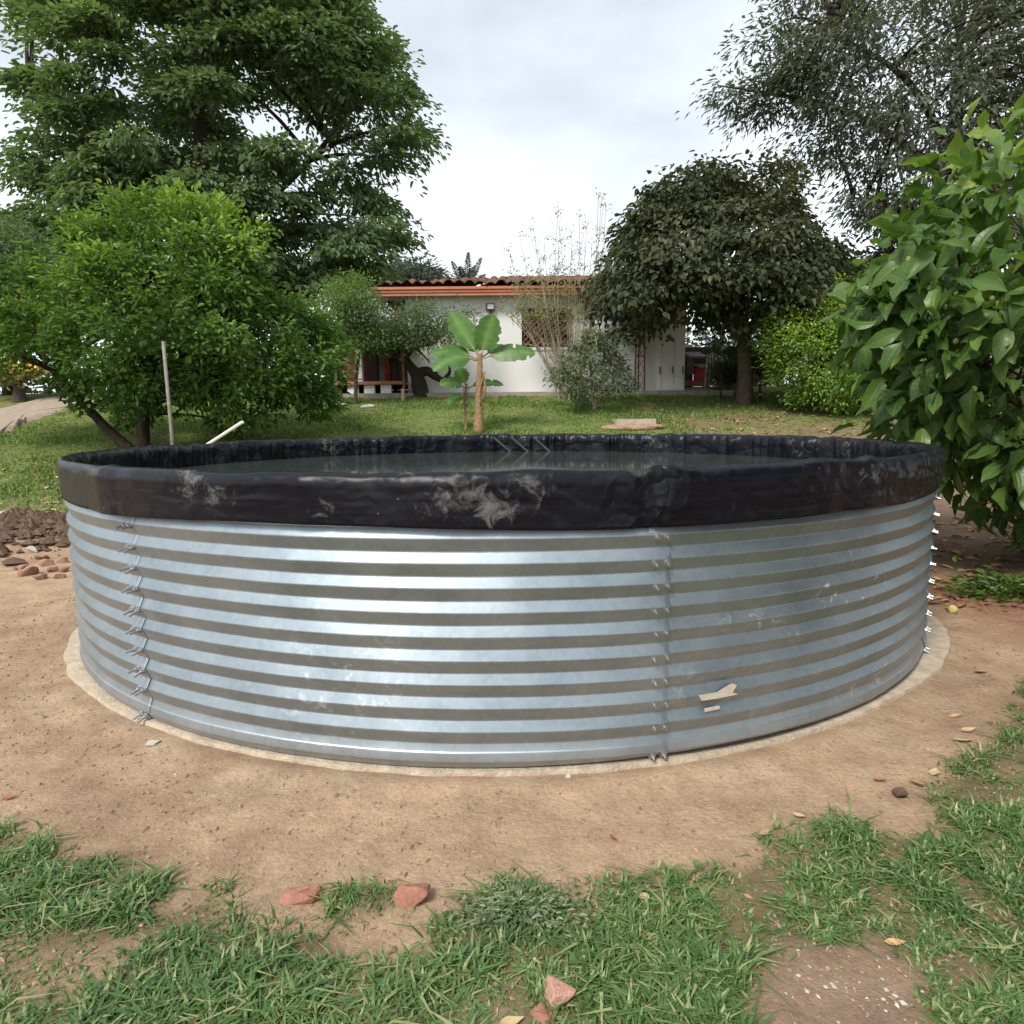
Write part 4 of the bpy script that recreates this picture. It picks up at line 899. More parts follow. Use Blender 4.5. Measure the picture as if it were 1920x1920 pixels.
# tall wispy shrub before the window
wb = np.array([hx(1065), HY-1.25, float(terr(hx(1065), HY-1.25))])
wr = empty('wispy_shrub', wb, 'tall wispy shrub of many thin pale stems before the window', 'shrub')
mb = MB(); g3 = np.random.default_rng(5); lp = []; ld = []
tops = [(955, 470), (975, 445), (1000, 430), (1020, 450), (1046, 398), (1050, 430), (1072, 440), (1086, 405), (1100, 425), (1122, 366), (1128, 372), (1136, 395), (1140, 430), (1110, 460), (1030, 480), (985, 500), (965, 530), (1000, 540), (1025, 520), (1060, 520), (1085, 530), (1110, 520), (1130, 500), (975, 560), (1015, 575), (1095, 560), (950, 580)]
for k, (tx_, ty_) in enumerate(tops+tops[::2]):
    tx_ += g3.normal(0, 7) if k >= len(tops) else 0; ty_ += abs(g3.normal(0, 30)) if k >= len(tops) else 0
    dY = g3.uniform(-.55, .55); end = P(tx_, ty_, wb[1]+dY); a = wb+np.array([g3.normal(0, .12), g3.normal(0, .1), -.05])
    mid_ = P(1065+(tx_-1065)*.55+g3.normal(0, 6), 640, wb[1]+dY*.6)
    ln3 = bez(a, mid_*2-(a+end)/2, end, 12); mb.tube(ln3, np.linspace(.022, .005, 12), 5, False)
    for q in range(5, 12):
        for j in range(2):
            s0 = ln3[q]+g3.normal(0, .02, 3); s1 = s0+np.array([g3.normal(0, .28), g3.normal(0, .22), g3.uniform(.05, .32)])*(1 if s0[2] < hz_(520) else .45)
            mb.tube([s0, (s0+s1)/2+(0, 0, .03), s1], [.007, .005, .003], 3, False)
            nlf = (0 if s0[2] < hz_(625) else 9) if s0[2] < hz_(525) else 4
            for w_ in range(nlf):
                lp.append(s0+(s1-s0)*g3.uniform(.2, 1.1)+g3.normal(0, .06, 3))
mb.build('stem', M['twig'], wr)
lp = np.array(lp); nlp = len(lp); d = g3.normal(0, 1, (nlp, 3)); nr = g3.normal(0, .6, (nlp, 3))+(0, 0, .8)
v, f, t = leaves(lp, d, nr, g3.uniform(.05, .10, nlp), g3.uniform(.025, .045, nlp), 'diamond', np.clip(g3.normal(.5, .22, nlp)-.25*ss(hz_(530), hz_(490), lp[:, 2]), 0, 1))  # leaves above the roofline tinted darker: backlight against the sky put into their colour
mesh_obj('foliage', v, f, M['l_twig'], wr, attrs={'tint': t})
# low bushes by the shed
for nm, lab, base_px, poly, sd in (('feathery_bush', 'low feathery green bush growing before the red shed door', (1352, 752), [(1332, 700), (1340, 678), (1358, 670), (1390, 680), (1400, 708), (1380, 718), (1345, 714), (1334, 712)], 111),
                                   ('shade_bush', 'dark leafy bush between the round tree trunk and the hedge', (1425, 752), [(1312, 625), (1345, 605), (1400, 600), (1480, 615), (1490, 690), (1445, 718), (1412, 705), (1395, 690), (1335, 672)], 113)):
    bb = G(*base_px); tree(nm, lab, 'bush', bb, [(base_px[0], 735), (base_px[0], 700)], [.03, .03, .02], poly, .6, 60, .28, 90, .7, .10, .045, 'diamond', 'l_crook', 'barkdark', sd, 12, .012, Yoff=1.2 if sd == 113 else 2.2, tbase=.3)
tree('background_tree', 'dark leafy tree filling the gap between the round tree and the tall tree', 'tree', ground_at(1660, 25.0), [(1662, 640), (1658, 560)], [.25, .22, .15], [(1500, 600), (1520, 520), (1570, 490), (1600, 460), (1660, 430), (1740, 400), (1800, 480), (1800, 640), (1700, 690), (1560, 660)], 2.5, 110, .75, 130, .6, .2, .12, 'hex', 'l_dark', 'barkdark', 117, 30, .06, tbase=.3)
# far trees and a palm over the roof
ft = ground_at(790, 44.0)
tree('far_tree', 'hazy grey green tree beyond the left end of the tiled roof', 'tree', ft, [(785, 600), (780, 540)], [.3, .28, .2], [(700, 560), (705, 500), (745, 470), (790, 482), (830, 502), (845, 530), (830, 570), (760, 590)], 4, 70, 1.1, 120, .5, .3, .15, 'diamond', 'l_far', 'barkdark', 121, 20, .08)
pt_ = ground_at(873, 36.0); palm = empty('palm_tree', pt_, 'pale fan of palm fronds standing up beyond the tiled roof', 'palm tree')
mb = MB(); pc_ = P(873, 540, 36.0); mb.tube(densify([pt_, (pt_+pc_)/2+(.15, 0, 0), pc_], 4), np.linspace(.22, .16, 9), 9); mb.build('trunk', M['bark'], palm, smooth=True)
for k, (px, py, cvx) in enumerate([(848, 490, -6), (878, 474, 2), (902, 484, 8), (862, 500, -2), (890, 500, 4), (838, 520, -8), (910, 515, 8)]):
    e = P(px, py, 36+(-1)**k*.8); axis_ = bez(pc_, (pc_+e)/2+(P(873+cvx, 500, 36)-P(873, 500, 36))+(0, 0, .25), e, 14)
    fm = MB(); fm.tube(axis_, np.linspace(.03, .008, 14), 4, False)
    n_ = 90; tt2 = np.linspace(.15, 1, n_); ax2 = np.array([np.interp(tt2, np.linspace(0, 1, 14), axis_[:, c]) for c in range(3)]).T
    d_ = unit(axis_[-1]-axis_[0]); sd_ = np.where(np.arange(n_) % 2, 1, -1)[:, None]*np.array([1, .2, 0])
    v, f, t = leaves(ax2, sd_*.7+d_*.7+g3.normal(0, .12, (n_, 3))+(0, 0, -.25), np.tile([0, -1., .4], (n_, 1)), .42*(1.2-tt2), np.full(n_, .05), 'diamond', np.clip(g3.normal(.5, .15, n_), 0, 1))
    fr_o = mesh_obj('frond', np.concatenate([v]), f, M['l_palm'], palm, attrs={'tint': t}); fm.build('midrib', M['l_palm'], fr_o)
# wood of far trees closing the view behind the garden
fw = []; g4 = np.random.default_rng(77)
for k in range(120):
    x_ = g4.uniform(-62, 60)
    if -7 < x_ < 9: continue
    Y_ = g4.uniform(38, 48); fw.append((x_, Y_, terr(x_, Y_)+g4.uniform(0, 4.2)+(1.5 if x_ > 12 else .5)))
fwo = foliage('far_woods', np.array(fw), None, M['l_far'], 150, 1.7, .7, .55, .3, 'diamond', 78, tbase=.4)
tag(fwo, 'far line of mixed trees closing the garden', kind='stuff')

# banana plants
def banana_leaf(a, tip, width, sag, seed, fold=.18, tears=5):
    g = np.random.default_rng(seed); a = np.asarray(a); tip = np.asarray(tip); n = 22; us = np.linspace(0, 1, n)
    ctrl = (a+tip)/2+np.array([0, 0, sag]); ax = bez(a, ctrl, tip, n); tg = unit(np.gradient(ax, axis=0))
    side = unit(np.cross(tg, np.tile([0.05, -.9, .55], (n, 1)))); up = np.cross(side, tg)
    prof = np.interp(us, [0, .14, .2, .28, .5, .75, .9, .97, 1], [.02, .03, .45, .82, 1, .88, .6, .3, .03])*width/2
    vs = np.array([-1, -.5, 0, .5, 1]); V = []
    for k, v_ in enumerate(vs):
        V.append(ax+side*(v_*prof*(1+.06*g.normal(size=n)*abs(v_)))[:, None]+up*((abs(v_)*fold*prof)*(1 if sag < .2 else -1)+g.normal(0, .006, n)*abs(v_))[:, None])
    V = np.stack(V, 1).reshape(-1, 3); i_ = np.arange(n-1)[:, None]*5+np.arange(4)[None, :]
    q = np.stack([i_, i_+1, i_+6, i_+5], -1).reshape(-1, 4)
    tears_ = set()
    for k in range(tears): tears_.add((int(g.integers(7, n-2)), int(g.choice([0, 3]))))
    keep = [not ((r // 4, r % 4) in tears_) for r in range(len(q))]
    tint = np.clip(np.repeat(.42+.1*g.normal(), 5*n)+np.tile(np.where(np.abs(vs) < .1, .45, 0), n)+.12*g.normal(size=5*n)*0.6, 0, 1)
    return V, q[np.array(keep)], tint, ax
def banana(base, lab, stem_px, r0, leafs, seed):
    root = empty('banana_plant', base, lab, 'banana plant', 'banana plants behind the tank'); Yb = base[1]
    tl = densify(np.array([base-(0, 0, .05)]+[P(x, y, Yb) for x, y in stem_px]), 5); rr = np.linspace(r0, r0*.45, len(tl)); rr[:3] *= 1.15
    mb = MB(); mb.tube(tl, rr, 12)
    g = np.random.default_rng(seed)
    for k in range(5):
        s0 = tl[int(len(tl)*.15)+k]+g.normal(0, r0*.6, 3)*(1, .6, .2); mb.tube(densify([s0, s0+(g.normal(0, .03), -.03, .35), s0+(g.normal(0, .05), -.02, .75)], 3), np.linspace(r0*.4, r0*.12, 7), 6)
    mb.build('stem', M['banstem'], root, smooth=True)
    for k, (x0, y0, d0, x1, y1, d1, w_, sg) in enumerate(leafs):
        a = P(x0, y0, Yb+d0); t_ = P(x1, y1, Yb+d1)
        V, q, tn, ax = banana_leaf(a, t_, w_, sg, seed+k, tears=0 if sg < .1 else 2)
        lf = mesh_obj('leaf', V, q, M['l_banana'], root, smooth=True, attrs={'tint': tn})
        pm = MB(); pm.tube(np.concatenate([[tl[-1]-(0, 0, .02)], ax[:10]-(0, 0, .008)]), np.linspace(.022, .008, 11), 5, False); pm.build('midrib', M['twig'], lf, smooth=True)
    return root
bb = G(897, 812)
banana(bb, 'taller banana plant with reddish stem and big paddle leaves behind the tank rim', [(898, 760), (899, 715), (900, 685), (900, 662)], .105,
       [(897, 668, 0, 844, 584, .15, .56, .03), (902, 668, 0, 926, 590, -.15, .60, .03), (899, 668, 0, 880, 622, .3, .5, .03), (893, 672, 0, 806, 666, -.2, .46, .22), (893, 676, 0, 812, 696, -.5, .50, .34), (905, 672, 0, 1004, 664, -.1, .48, .20), (906, 668, .1, 968, 672, .7, .44, .34)], 131)
bs = G(874, 806)
banana(bs, 'short banana sucker with small drooping leaves beside the taller banana plant', [(873, 770), (872, 740), (874, 720)], .03,
       [(874, 724, 0, 858, 690, .1, .34, .05), (873, 728, 0, 824, 722, -.2, .30, .16), (876, 728, 0, 944, 722, .3, .20, .16), (873, 745, 0, 838, 760, -.3, .24, .2), (875, 745, 0, 890, 765, -.3, .2, .12)], 141)

# two trees beside the viewer on the right: outside the picture, but the right half of the tank mirrors them
for k, (bx_, by_, lab) in enumerate([(7.6, 2.2, 'shady tree standing right of the viewer opposite the tank'), (6.6, -2.4, 'shady tree standing behind the viewer on the right')]):
    b_ = np.array([bx_, by_, float(terr(bx_, by_))]); rt_ = empty('shade_tree', b_, lab, 'tree', 'shade trees beside the viewer')
    g_ = np.random.default_rng(200+k); Cc = g_.normal(0, 1, (150, 3)); Cc = unit(Cc)*np.array([2.7, 2.7, 2.6])*g_.uniform(.5, 1, (150, 1))**.5+b_+np.array([0, 0, 3.9])
    mb = MB(); tl = densify([b_-(0, 0, .1), b_+(.1, 0, 1.2), b_+(0, .1, 2.6), b_+(0, 0, 4.2)], 4); mb.tube(tl, np.linspace(.2, .1, len(tl)), 9); branches(mb, Cc, tl[5:], 210+k, 30, .05); mb.build('trunk', M['bark'], rt_, smooth=True)
    foliage('crown', Cc, rt_, M['l_dark'], 90, .6, .6, .22, .12, 'hex', 220+k, droop=.4)
# broad-leaved fruit bush, right foreground
nb = ground_at(2010, 6.3)
nroot = empty('broadleaf_bush', nb, 'large bush of broad glossy leaves and small pale fruit overhanging the right of the tank', 'bush')
noni_poly = [(1590, 640), (1600, 590), (1650, 520), (1632, 450), (1690, 402), (1750, 360), (1795, 310), (1768, 285), (1835, 262), (1900, 245), (2050, 205), (2350, 200), (2520, 360), (2560, 800), (2350, 1000), (2050, 1010), (1900, 1000), (1850, 940), (1790, 915), (1745, 850), (1690, 830), (1645, 790), (1660, 720), (1620, 690)]
NC = crown_centres(noni_poly, 6.1, 1.35, 520, 151, .22, (), .2, .5, .40)
NC = np.concatenate([NC, crown_centres([(1625, 690), (1700, 660), (1800, 700), (1840, 900), (1745, 850), (1690, 825), (1640, 785)], 7.2, .8, 50, 155, .2, (), .2), crown_centres([(1600, 610), (1640, 560), (1660, 470), (1700, 440), (1790, 330), (1830, 480), (1740, 640), (1660, 640)], 5.9, .7, 16, 156, .2, (), .1)])
mb = MB()
tl = densify(np.array([nb-(0, 0, .1), nb+(-.05, 0, .8), nb+(-.1, .1, 1.7), nb+(0, 0, 2.6)]), 5); mb.tube(tl, np.linspace(.09, .04, len(tl)), 9)
t2 = densify(np.array([nb+(-.05, 0, .5), nb+(-.6, -.3, 1.3), nb+(-1.2, -.3, 1.9)]), 5); mb.tube(t2, np.linspace(.05, .02, len(t2)), 7)
branches(mb, NC, np.concatenate([tl[4:], t2[3:]]), 152, 190, .018, .006); mb.build('trunk', M['bark'], nroot, smooth=True)
def noni_leaves(C, per, seed):
    g = np.random.default_rng(seed); n = len(C)*per; cc = np.repeat(C, per, 0); cen = C.mean(0)
    o = g.normal(0, .11, (n, 3)); pos = cc+o; outw = unit(pos-cen-(0, 0, -.3))
    d = unit(o)*.9+outw*.6+g.normal(0, .5, (n, 3)); d[:, 2] -= .40; d = unit(d)
    nr = g.normal(0, .6, (n, 3))+outw*.25; nr[:, 2] += 1.0
    Ls = g.uniform(.17, .30, n); Ws = Ls*g.uniform(.42, .55, n)
    tip = np.repeat(g.uniform(0, 1, len(C)) < .33, per)
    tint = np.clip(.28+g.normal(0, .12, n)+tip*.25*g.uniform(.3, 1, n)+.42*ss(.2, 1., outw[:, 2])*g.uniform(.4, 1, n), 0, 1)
    tint[g.uniform(0, 1, n) < .02] = .98
    endp = pos+d*Ls[:, None]*.9
    bad = np.zeros(n, bool)
    for q in (pos, endp, pos+d*Ls[:, None]*.5): bad |= (np.hypot(q[:, 0]-TX, q[:, 1]-TY) < TR+.16) & (q[:, 2] < 1.38)
    k = ~bad; pos, d, nr, Ls, Ws, tint = pos[k], d[k], nr[k], Ls[k], Ws[k], tint[k]; n = len(pos)
    us = np.array([0, .10, .24, .42, .60, .77, .90, 1.0]); wp_ = np.array([.04, .30, .74, 1.0, .98, .68, .30, .01])/2; vs = np.array([-1, -.55, 0, .55, 1])
    s = unit(np.cross(d, nr)); u = np.cross(s, d)
    curv = g.uniform(.05, .85, n); ph = g.uniform(0, 6, n); fold = g.uniform(.05, .35, n)
    U, V_ = np.meshgrid(us, vs, indexing='ij'); W_ = np.repeat(wp_[:, None], 5, 1)
    x_ = U[None]*Ls[:, None, None]*(1-.18*curv[:, None, None]*U[None])
    y_ = V_[None]*W_[None]*Ws[:, None, None]
    wave = .075*np.sin(U[None]*13+ph[:, None, None]+np.sign(V_)[None]*1.2)*np.abs(V_)[None]**1.5
    z_ = Ls[:, None, None]*(-curv[:, None, None]*U[None]**2+fold[:, None, None]*np.abs(V_)[None]*W_[None]+wave*(W_[None]*1.6))
    pts = pos[:, None, None, :]+x_[..., None]*d[:, None, None, :]+y_[..., None]*s[:, None, None, :]+z_[..., None]*u[:, None, None, :]
    k_ = 40; i_ = (np.arange(7)[:, None]*5+np.arange(4)[None, :]); q = np.stack([i_, i_+1, i_+6, i_+5], -1).reshape(-1, 4)
    q = (q[None]+np.arange(n)[:, None, None]*k_).reshape(-1, 4)
    return pts.reshape(-1, 3), q, np.repeat(tint, k_), np.tile(U.ravel(), n), np.tile(V_.ravel(), n)
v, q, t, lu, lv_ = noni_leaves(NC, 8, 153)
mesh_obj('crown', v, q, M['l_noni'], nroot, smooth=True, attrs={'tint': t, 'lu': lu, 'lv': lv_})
def ball(c, r, seed, sq=(1, 1, 1), rough=.12, ns=10, nr_=7):
    g = np.random.default_rng(seed); th = np.linspace(0, 2*np.pi, ns, endpoint=False); ph = np.linspace(0, np.pi, nr_)
    v = [];
    for p_ in ph:
        for t_ in th:
            k = r*(1+rough*g.normal()); v.append((math.sin(p_)*math.cos(t_)*k*sq[0], math.sin(p_)*math.sin(t_)*k*sq[1], math.cos(p_)*k*sq[2]))
    v = np.array(v); v[:ns] = v[:ns].mean(0); v[-ns:] = v[-ns:].mean(0)
    q = [[a*ns+b_, (a+1)*ns+b_, (a+1)*ns+(b_+1) % ns, a*ns+(b_+1) % ns] for a in range(nr_-1) for b_ in range(ns)]
    return v+np.asarray(c), np.array(q)
fv, fq = ball((0, 0, 0), .021, 1, (1, 1, 1.2), .06); fmesh = None
for k, (px, py, Yf) in enumerate([(1703, 487, 5.3), (1716, 500, 5.35), (1729, 497, 5.5), (1769, 566, 5.2), (1773, 576, 5.2), (1668, 653, 5.4), (1760, 705, 5.2), (1826, 730, 5.1), (1672, 752, 5.5), (1790, 420, 5.4), (1812, 470, 5.3), (1860, 560, 5.2), (1740, 455, 5.4), (1880, 690, 5.0), (1700, 590, 5.3), (1845, 390, 5.4), (1905, 480, 5.1), (1792, 640, 5.1)]):
    p_ = P(px, py, Yf)
    if fmesh is None:
        o = mesh_obj('fruit', fv, fq, M['fruit'], None, smooth=True); fmesh = o.data
    else: o = bpy.data.objects.new('fruit', fmesh); col.objects.link(o)
    o.parent = nroot; o.location = p_-nb; o.scale = [rng.uniform(.8, 1.2)]*3

# ------------------------------------------------------------------ grass
def blades(n, sample, hlo, hhi, w, mt, name, label, seed, clump=1.0, lean=.5, straw=.12, weight=None, fullness=.12):
    g = np.random.default_rng(seed); xy = sample(g, n*3); m_ = turf_mask(xy[:, 0], xy[:, 1])
    if weight is not None: m_ = m_*weight(xy[:, 0], xy[:, 1])
    cl_ = fbm(xy[:, 0], xy[:, 1], 9*clump, 61, 3); keep = g.uniform(0, 1, len(xy)) < m_*ss(.25, .62, cl_+fullness); xy = xy[keep][:n]; cl_ = cl_[keep][:n]; n = len(xy)
    z = terr(xy[:, 0], xy[:, 1])-.008
    nr_ = (np.hypot(xy[:, 0]-TX, xy[:, 1]-TY) > TR+.12) & (xy[:, 1] < 5) & (np.abs(xy[:, 0]) < 4.2)
    z = z+nr_*((fbm(xy[:, 0], xy[:, 1], 14, 41, 3)-.44)*.022)
    base = np.column_stack([xy, z])
    h = g.uniform(hlo, hhi, n)*(.45+.95*ss(.3, .65, cl_)); a = g.uniform(0, 2*np.pi, n); hd = np.column_stack([np.cos(a), np.sin(a), 0*a])
    le = np.abs(g.normal(0, lean, n))+.15; side = np.column_stack([-np.sin(a), np.cos(a), 0*a]); ww = w*g.uniform(.35, 1.5, n)
    p1 = base+hd*(h*le*.35)[:, None]+np.array([0, 0, 1])*(h*.6)[:, None]; p2 = base+hd*(h*le*1.15)[:, None]+np.array([0, 0, 1])*(h*(1-.22*le))[:, None]
    v = np.stack([base-side*ww[:, None]*.5, base+side*ww[:, None]*.5, p1-side*ww[:, None]*.45, p1+side*ww[:, None]*.45, p2], 1).reshape(-1, 3)
    o = np.arange(n)[:, None]*5; q = np.concatenate([o+np.array([[0, 1, 3, 2]])]); t = o+np.array([[2, 3, 4]])
    tn = np.clip(.36+g.normal(0, .12, n)+(vnoise(xy[:, 0], xy[:, 1], 2.2, 88)-.5)*.35, 0, .75); s_ = g.uniform(0, 1, n) < straw; tn[s_] = g.uniform(.75, 1, s_.sum())
    ob_ = mesh_obj(name, v, [q, t], mt, None, attrs={'tint': np.repeat(tn, 5)})
    return tag(ob_, label, kind='stuff')
def near_s(g, n):
    Y_ = 1.35+(3.7-1.35)*g.uniform(0, 1, n)**1.3; return np.column_stack([g.uniform(-.95, .95, n)*(Y_*.95+.3), Y_])
blades(46000, near_s, .016, .052, .0072, M['l_grass'], 'grass', 'rough green grass in tufts in front of the tank', 161, straw=.2, lean=1.15)
def back_s(g, n): return np.column_stack([g.uniform(-14, 9, n), 9.3+11.2*g.uniform(0, 1, n)])
blades(140000, back_s, .03, .095, .018, M['l_lawn'], 'lawn_grass', 'short lawn grass rising behind the tank to the house', 171, clump=.12, straw=.14, fullness=.3)
# pebbles, crumbs of soil and leaf litter: uncountable
def scatter(name, label, n, sample, rlo, rhi, mt, seed, power=3.0, flat=.6):
    g = np.random.default_rng(seed); xy = sample(g, n); r_ = np.hypot(xy[:, 0]-TX, xy[:, 1]-TY); xy = xy[r_ > TR+.10]; n = len(xy)
    s = rlo+(rhi-rlo)*g.uniform(0, 1, n)**power
    T = np.array([[1, 0, 0], [-1, 0, 0], [0, 1, 0], [0, -1, 0], [0, 0, 1.], [0, 0, -1]]); F = np.array([[0, 2, 4], [2, 1, 4], [1, 3, 4], [3, 0, 4], [2, 0, 5], [1, 2, 5], [3, 1, 5], [0, 3, 5]])
    z = terr(xy[:, 0], xy[:, 1]); nr2 = (xy[:, 1] < 5) & (np.abs(xy[:, 0]) < 4.2) & (np.hypot(xy[:, 0]-TX, xy[:, 1]-TY) > TR+.12); z = z+nr2*((fbm(xy[:, 0], xy[:, 1], 14, 41, 3)-.44)*.022)
    th = g.uniform(0, 6.3, n); c, s2 = np.cos(th), np.sin(th)
    Tn = T[None]*(1+g.normal(0, .25, (n, 6, 1)))*np.column_stack([g.uniform(.7, 1.4, n), g.uniform(.6, 1.1, n), np.full(n, flat)])[:, None, :]
    x_ = Tn[..., 0]*c[:, None]-Tn[..., 1]*s2[:, None]; y_ = Tn[..., 0]*s2[:, None]+Tn[..., 1]*c[:, None]
    v = np.stack([xy[:, 0:1]+x_*s[:, None], xy[:, 1:2]+y_*s[:, None], z[:, None]+s[:, None]*flat*.4+Tn[..., 2]*s[:, None]], -1).reshape(-1, 3)
    f = (F[None]+np.arange(n)[:, None, None]*6).reshape(-1, 3)
    return tag(mesh_obj(name, v, f, mt, None), label, kind='stuff')
def dirt_s(g, n):
    a = g.uniform(-np.pi, .3, n); r_ = TR+.1+g.uniform(0, 1, n)**.9*1.6; return np.column_stack([TX+r_*np.cos(a), TY+r_*np.sin(a)])
scatter('gravel', 'small pebbles and crumbs on the bare soil', 24000, dirt_s, .0012, .0105, M['gravel'], 181, 3.6)
def front_s(g, n): return np.column_stack([g.uniform(-2.4, 2.8, n), g.uniform(1.3, 3.0, n)])
scatter('pale_grit', 'pale grit scattered over the soil', 1200, front_s, .0012, .007, M['gravel'], 183, 4.0)
bx, by = np.mean(bare1, 0)
scatter('crumbs', 'pale crumbs on the bare patch of turf', 110, lambda g, n: np.column_stack([g.normal(bx, .16, n), g.normal(by, .09, n)]),   .002, .009, M['stone'], 184, 3)
hp = G(50, 1000)
scatter('soil_clods', 'heap of dark broken soil clods left of the tank', 2600, lambda g, n: np.column_stack([g.normal(-6.1, .95, n), g.normal(8.3, .62, n)]), .012, .11, M['clod'], 185, 3.2, .75)
def litter(name, label, n, sample, Lm, mt, seed):
    g = np.random.default_rng(seed); xy = sample(g, n); xy = xy[np.hypot(xy[:, 0]-TX, xy[:, 1]-TY) > TR+.2]; n = len(xy)
    pos = np.column_stack([xy, terr(xy[:, 0], xy[:, 1])+.012]); a = g.uniform(0, 6.3, n); d = np.column_stack([np.cos(a), np.sin(a), g.normal(.1, .15, n)]); nr = g.normal(0, .35, (n, 3)); nr[:, 2] = 1
    v, f, t = leaves(pos, d, nr, Lm*g.uniform(.6, 1.3, n), Lm*.5*g.uniform(.6, 1.2, n), 'hex', np.zeros(n)); return tag(mesh_obj(name, v, f, mt, None), label, kind='stuff')
litter('leaf_litter', 'fallen dry leaves under the broad leaved bush and the round tree', 900, lambda g, n: np.where(g.uniform(0, 1, (n, 1)) < .45, np.column_stack([g.uniform(2.8, 6.5, n), g.uniform(4.6, 9, n)]), np.column_stack([g.uniform(3, 9, n), g.uniform(13, 18.5, n)])), .13, M['dryleaf'], 191)
litter('dry_leaves', 'pale dry leaves scattered on the dull turf left of the tank', 260, lambda g, n: np.column_stack([g.uniform(-9.5, -3.5, n), g.uniform(8.8, 13.5, n)]), .13, M['tanleaf'], 192)

# ------------------------------------------------------------------ loose things on the ground
def rock(name, px, py, size, mt, seed, label, cat, group=None, sq=(1, .8, .55), rot=None, lift=.5):
    p_ = G(px, py); g = np.random.default_rng(seed)
    import bmesh
    bm = bmesh.new()
    for k in range(14):
        w_ = g.normal(0, 1, 3); w_ /= np.linalg.norm(w_); w_ = np.sign(w_)*np.abs(w_)**.6
        bm.verts.new(w_*np.array(sq)*size*g.uniform(.8, 1.05))
    bmesh.ops.convex_hull(bm, input=bm.verts); loose = [v for v in bm.verts if not v.link_faces]; bmesh.ops.delete(bm, geom=loose, context='VERTS')
    bmesh.ops.bevel(bm, geom=bm.edges[:], offset=size*.05, segments=1, affect='EDGES')
    me = bpy.data.meshes.new(name); bm.to_mesh(me); bm.free(); me.materials.append(M[mt])
    o = bpy.data.objects.new(name, me); col.objects.link(o); o.location = (p_[0], p_[1], p_[2]+size*sq[2]*lift); o.rotation_euler = (g.normal(0, .1), g.normal(0, .1), g.uniform(0, 6.3) if rot is None else rot)
    return tag(o, label, cat, group)
rock('brick_piece', 768, 1694, .075, 'clay', 3, 'broken red brick wedge half sunk in the turf below the tank', 'brick', 'brick pieces in the turf', (1.1, .55, .50), .15)
rock('brick_piece', 1043, 1872, .056, 'claypink', 9, 'rounded pinkish brick lump in the grass at the bottom edge', 'brick', 'brick pieces in the turf', (.9, .8, .55), .3)
rock('brick_piece', 1022, 1908, .046, 'clay', 5, 'orange brown brick fragment just below the pinkish lump', 'brick', 'brick pieces in the turf', (.8, .7, .4), .9)
rock('brick_piece', 556, 1688, .075, 'clay', 14, 'flat thin red tile shard lying on the bare soil edge', 'brick', 'brick pieces in the turf', (1.2, .55, .22), .25)
rock('stone', 1690, 1493, .036, 'clod', 6, 'small round dark brown stone on the soil near the right turf', 'stone', None, (1, .8, .6))
rock('stone', 1065, 1457, .016, 'stone', 8, 'small pale pebble by the foot of the tank', 'stone', None, (1, .8, .6))
rock('stone', 330, 1454, .012, 'stone', 18, 'tiny pale pebble on the soil left of the tank front', 'stone', None, (1, .8, .6))
rock('lump', 287, 1394, .030, 'stone', 23, 'flat pale mortar crumb beside the footing at the left', 'mortar', None, (1.2, .9, .25))
rock('white_scrap', 323, 1833, .012, 'white_bit', 12, 'tiny white scrap in the turf at the lower left', 'scrap', None, (1, .8, .6))
for k, (px, py, s, lab) in enumerate([(630, 766, .28, 'long flat pale stone lying on the lawn under the citrus tree'), (603, 771, .16, 'small pale stone left of the long flat lawn stone'), (690, 764, .17, 'rounded greyish stone on the lawn below the slender tree')]):
    rock('lawn_stone', px, py, s, 'stone', 30+k, lab, 'stone', 'pale stones on the lawn', (1.3, .7, .35), .1)
# brick rubble left of the tank
words = ['largest orange brick lump in the rubble', 'flat brick slab at the near edge of the rubble', 'squarish brick lump against the soil heap', 'pointed brick shard beside the tank wall', 'small round brick lump in mid rubble', 'pale worn brick lump at the left of the rubble', 'tilted brick lump on top of the rubble', 'brick lump closest to the steel wall', 'small brick chip furthest left in the rubble', 'chunky brick lump at the rubble front']
for k, (px, py, s) in enumerate([(55, 1078, .10), (75, 1085, .075), (88, 1060, .08), (118, 1055, .07), (100, 1072, .06), (45, 1068, .06), (80, 1048, .07), (124, 1072, .06), (28, 1070, .04), (112, 1084, .055)]):
    rock('brick_rubble', px, py, s, 'rubble', 50+k, words[k], 'brick rubble', 'brick rubble by the soil heap', (1, .8, .6))
for k, (px, py, s, lab) in enumerate([(92, 917, .07, 'white stone on the turf above the soil heap'), (10, 965, .10, 'grey stone lying on the soil heap at the left edge'), (62, 1035, .09, 'pale grey stone at the front of the soil heap')]):
    rock('heap_stone', px, py, s, 'stone', 70+k, lab, 'stone', 'stones by the soil heap', (1.1, .8, .5))
# fallen leaves one can tell apart
def fallen(px, py, Lm, Wm, mt, rz, lab, curl=.25):
    p_ = G(px, py); n = 7; us = np.linspace(0, 1, n); w_ = np.array([.05, .7, 1, .95, .7, .35, .02])*Wm/2; V = []
    for u, ww in zip(us, w_):
        for v_ in (-1, 0, 1): V.append(((u-.5)*Lm, v_*ww, abs(v_)*ww*curl*1.2+curl*Lm*.35*(2*u-1)**2))
    V = np.array(V); V2 = V-(0, 0, .0012); i_ = np.arange(n-1)[:, None]*3+np.arange(2)[None, :]; q = np.stack([i_, i_+3, i_+4, i_+1], -1).reshape(-1, 4)
    o = mesh_obj('fallen_leaf', np.concatenate([V, V2]), np.concatenate([q, q[:, ::-1]+3*n]), M[mt], None, smooth=True)
    o.location = p_+(0, 0, .008); o.rotation_euler = (rng.normal(0, .15), rng.normal(0, .15), rz); return tag(o, lab, 'leaf', 'fallen leaves on the soil and turf')
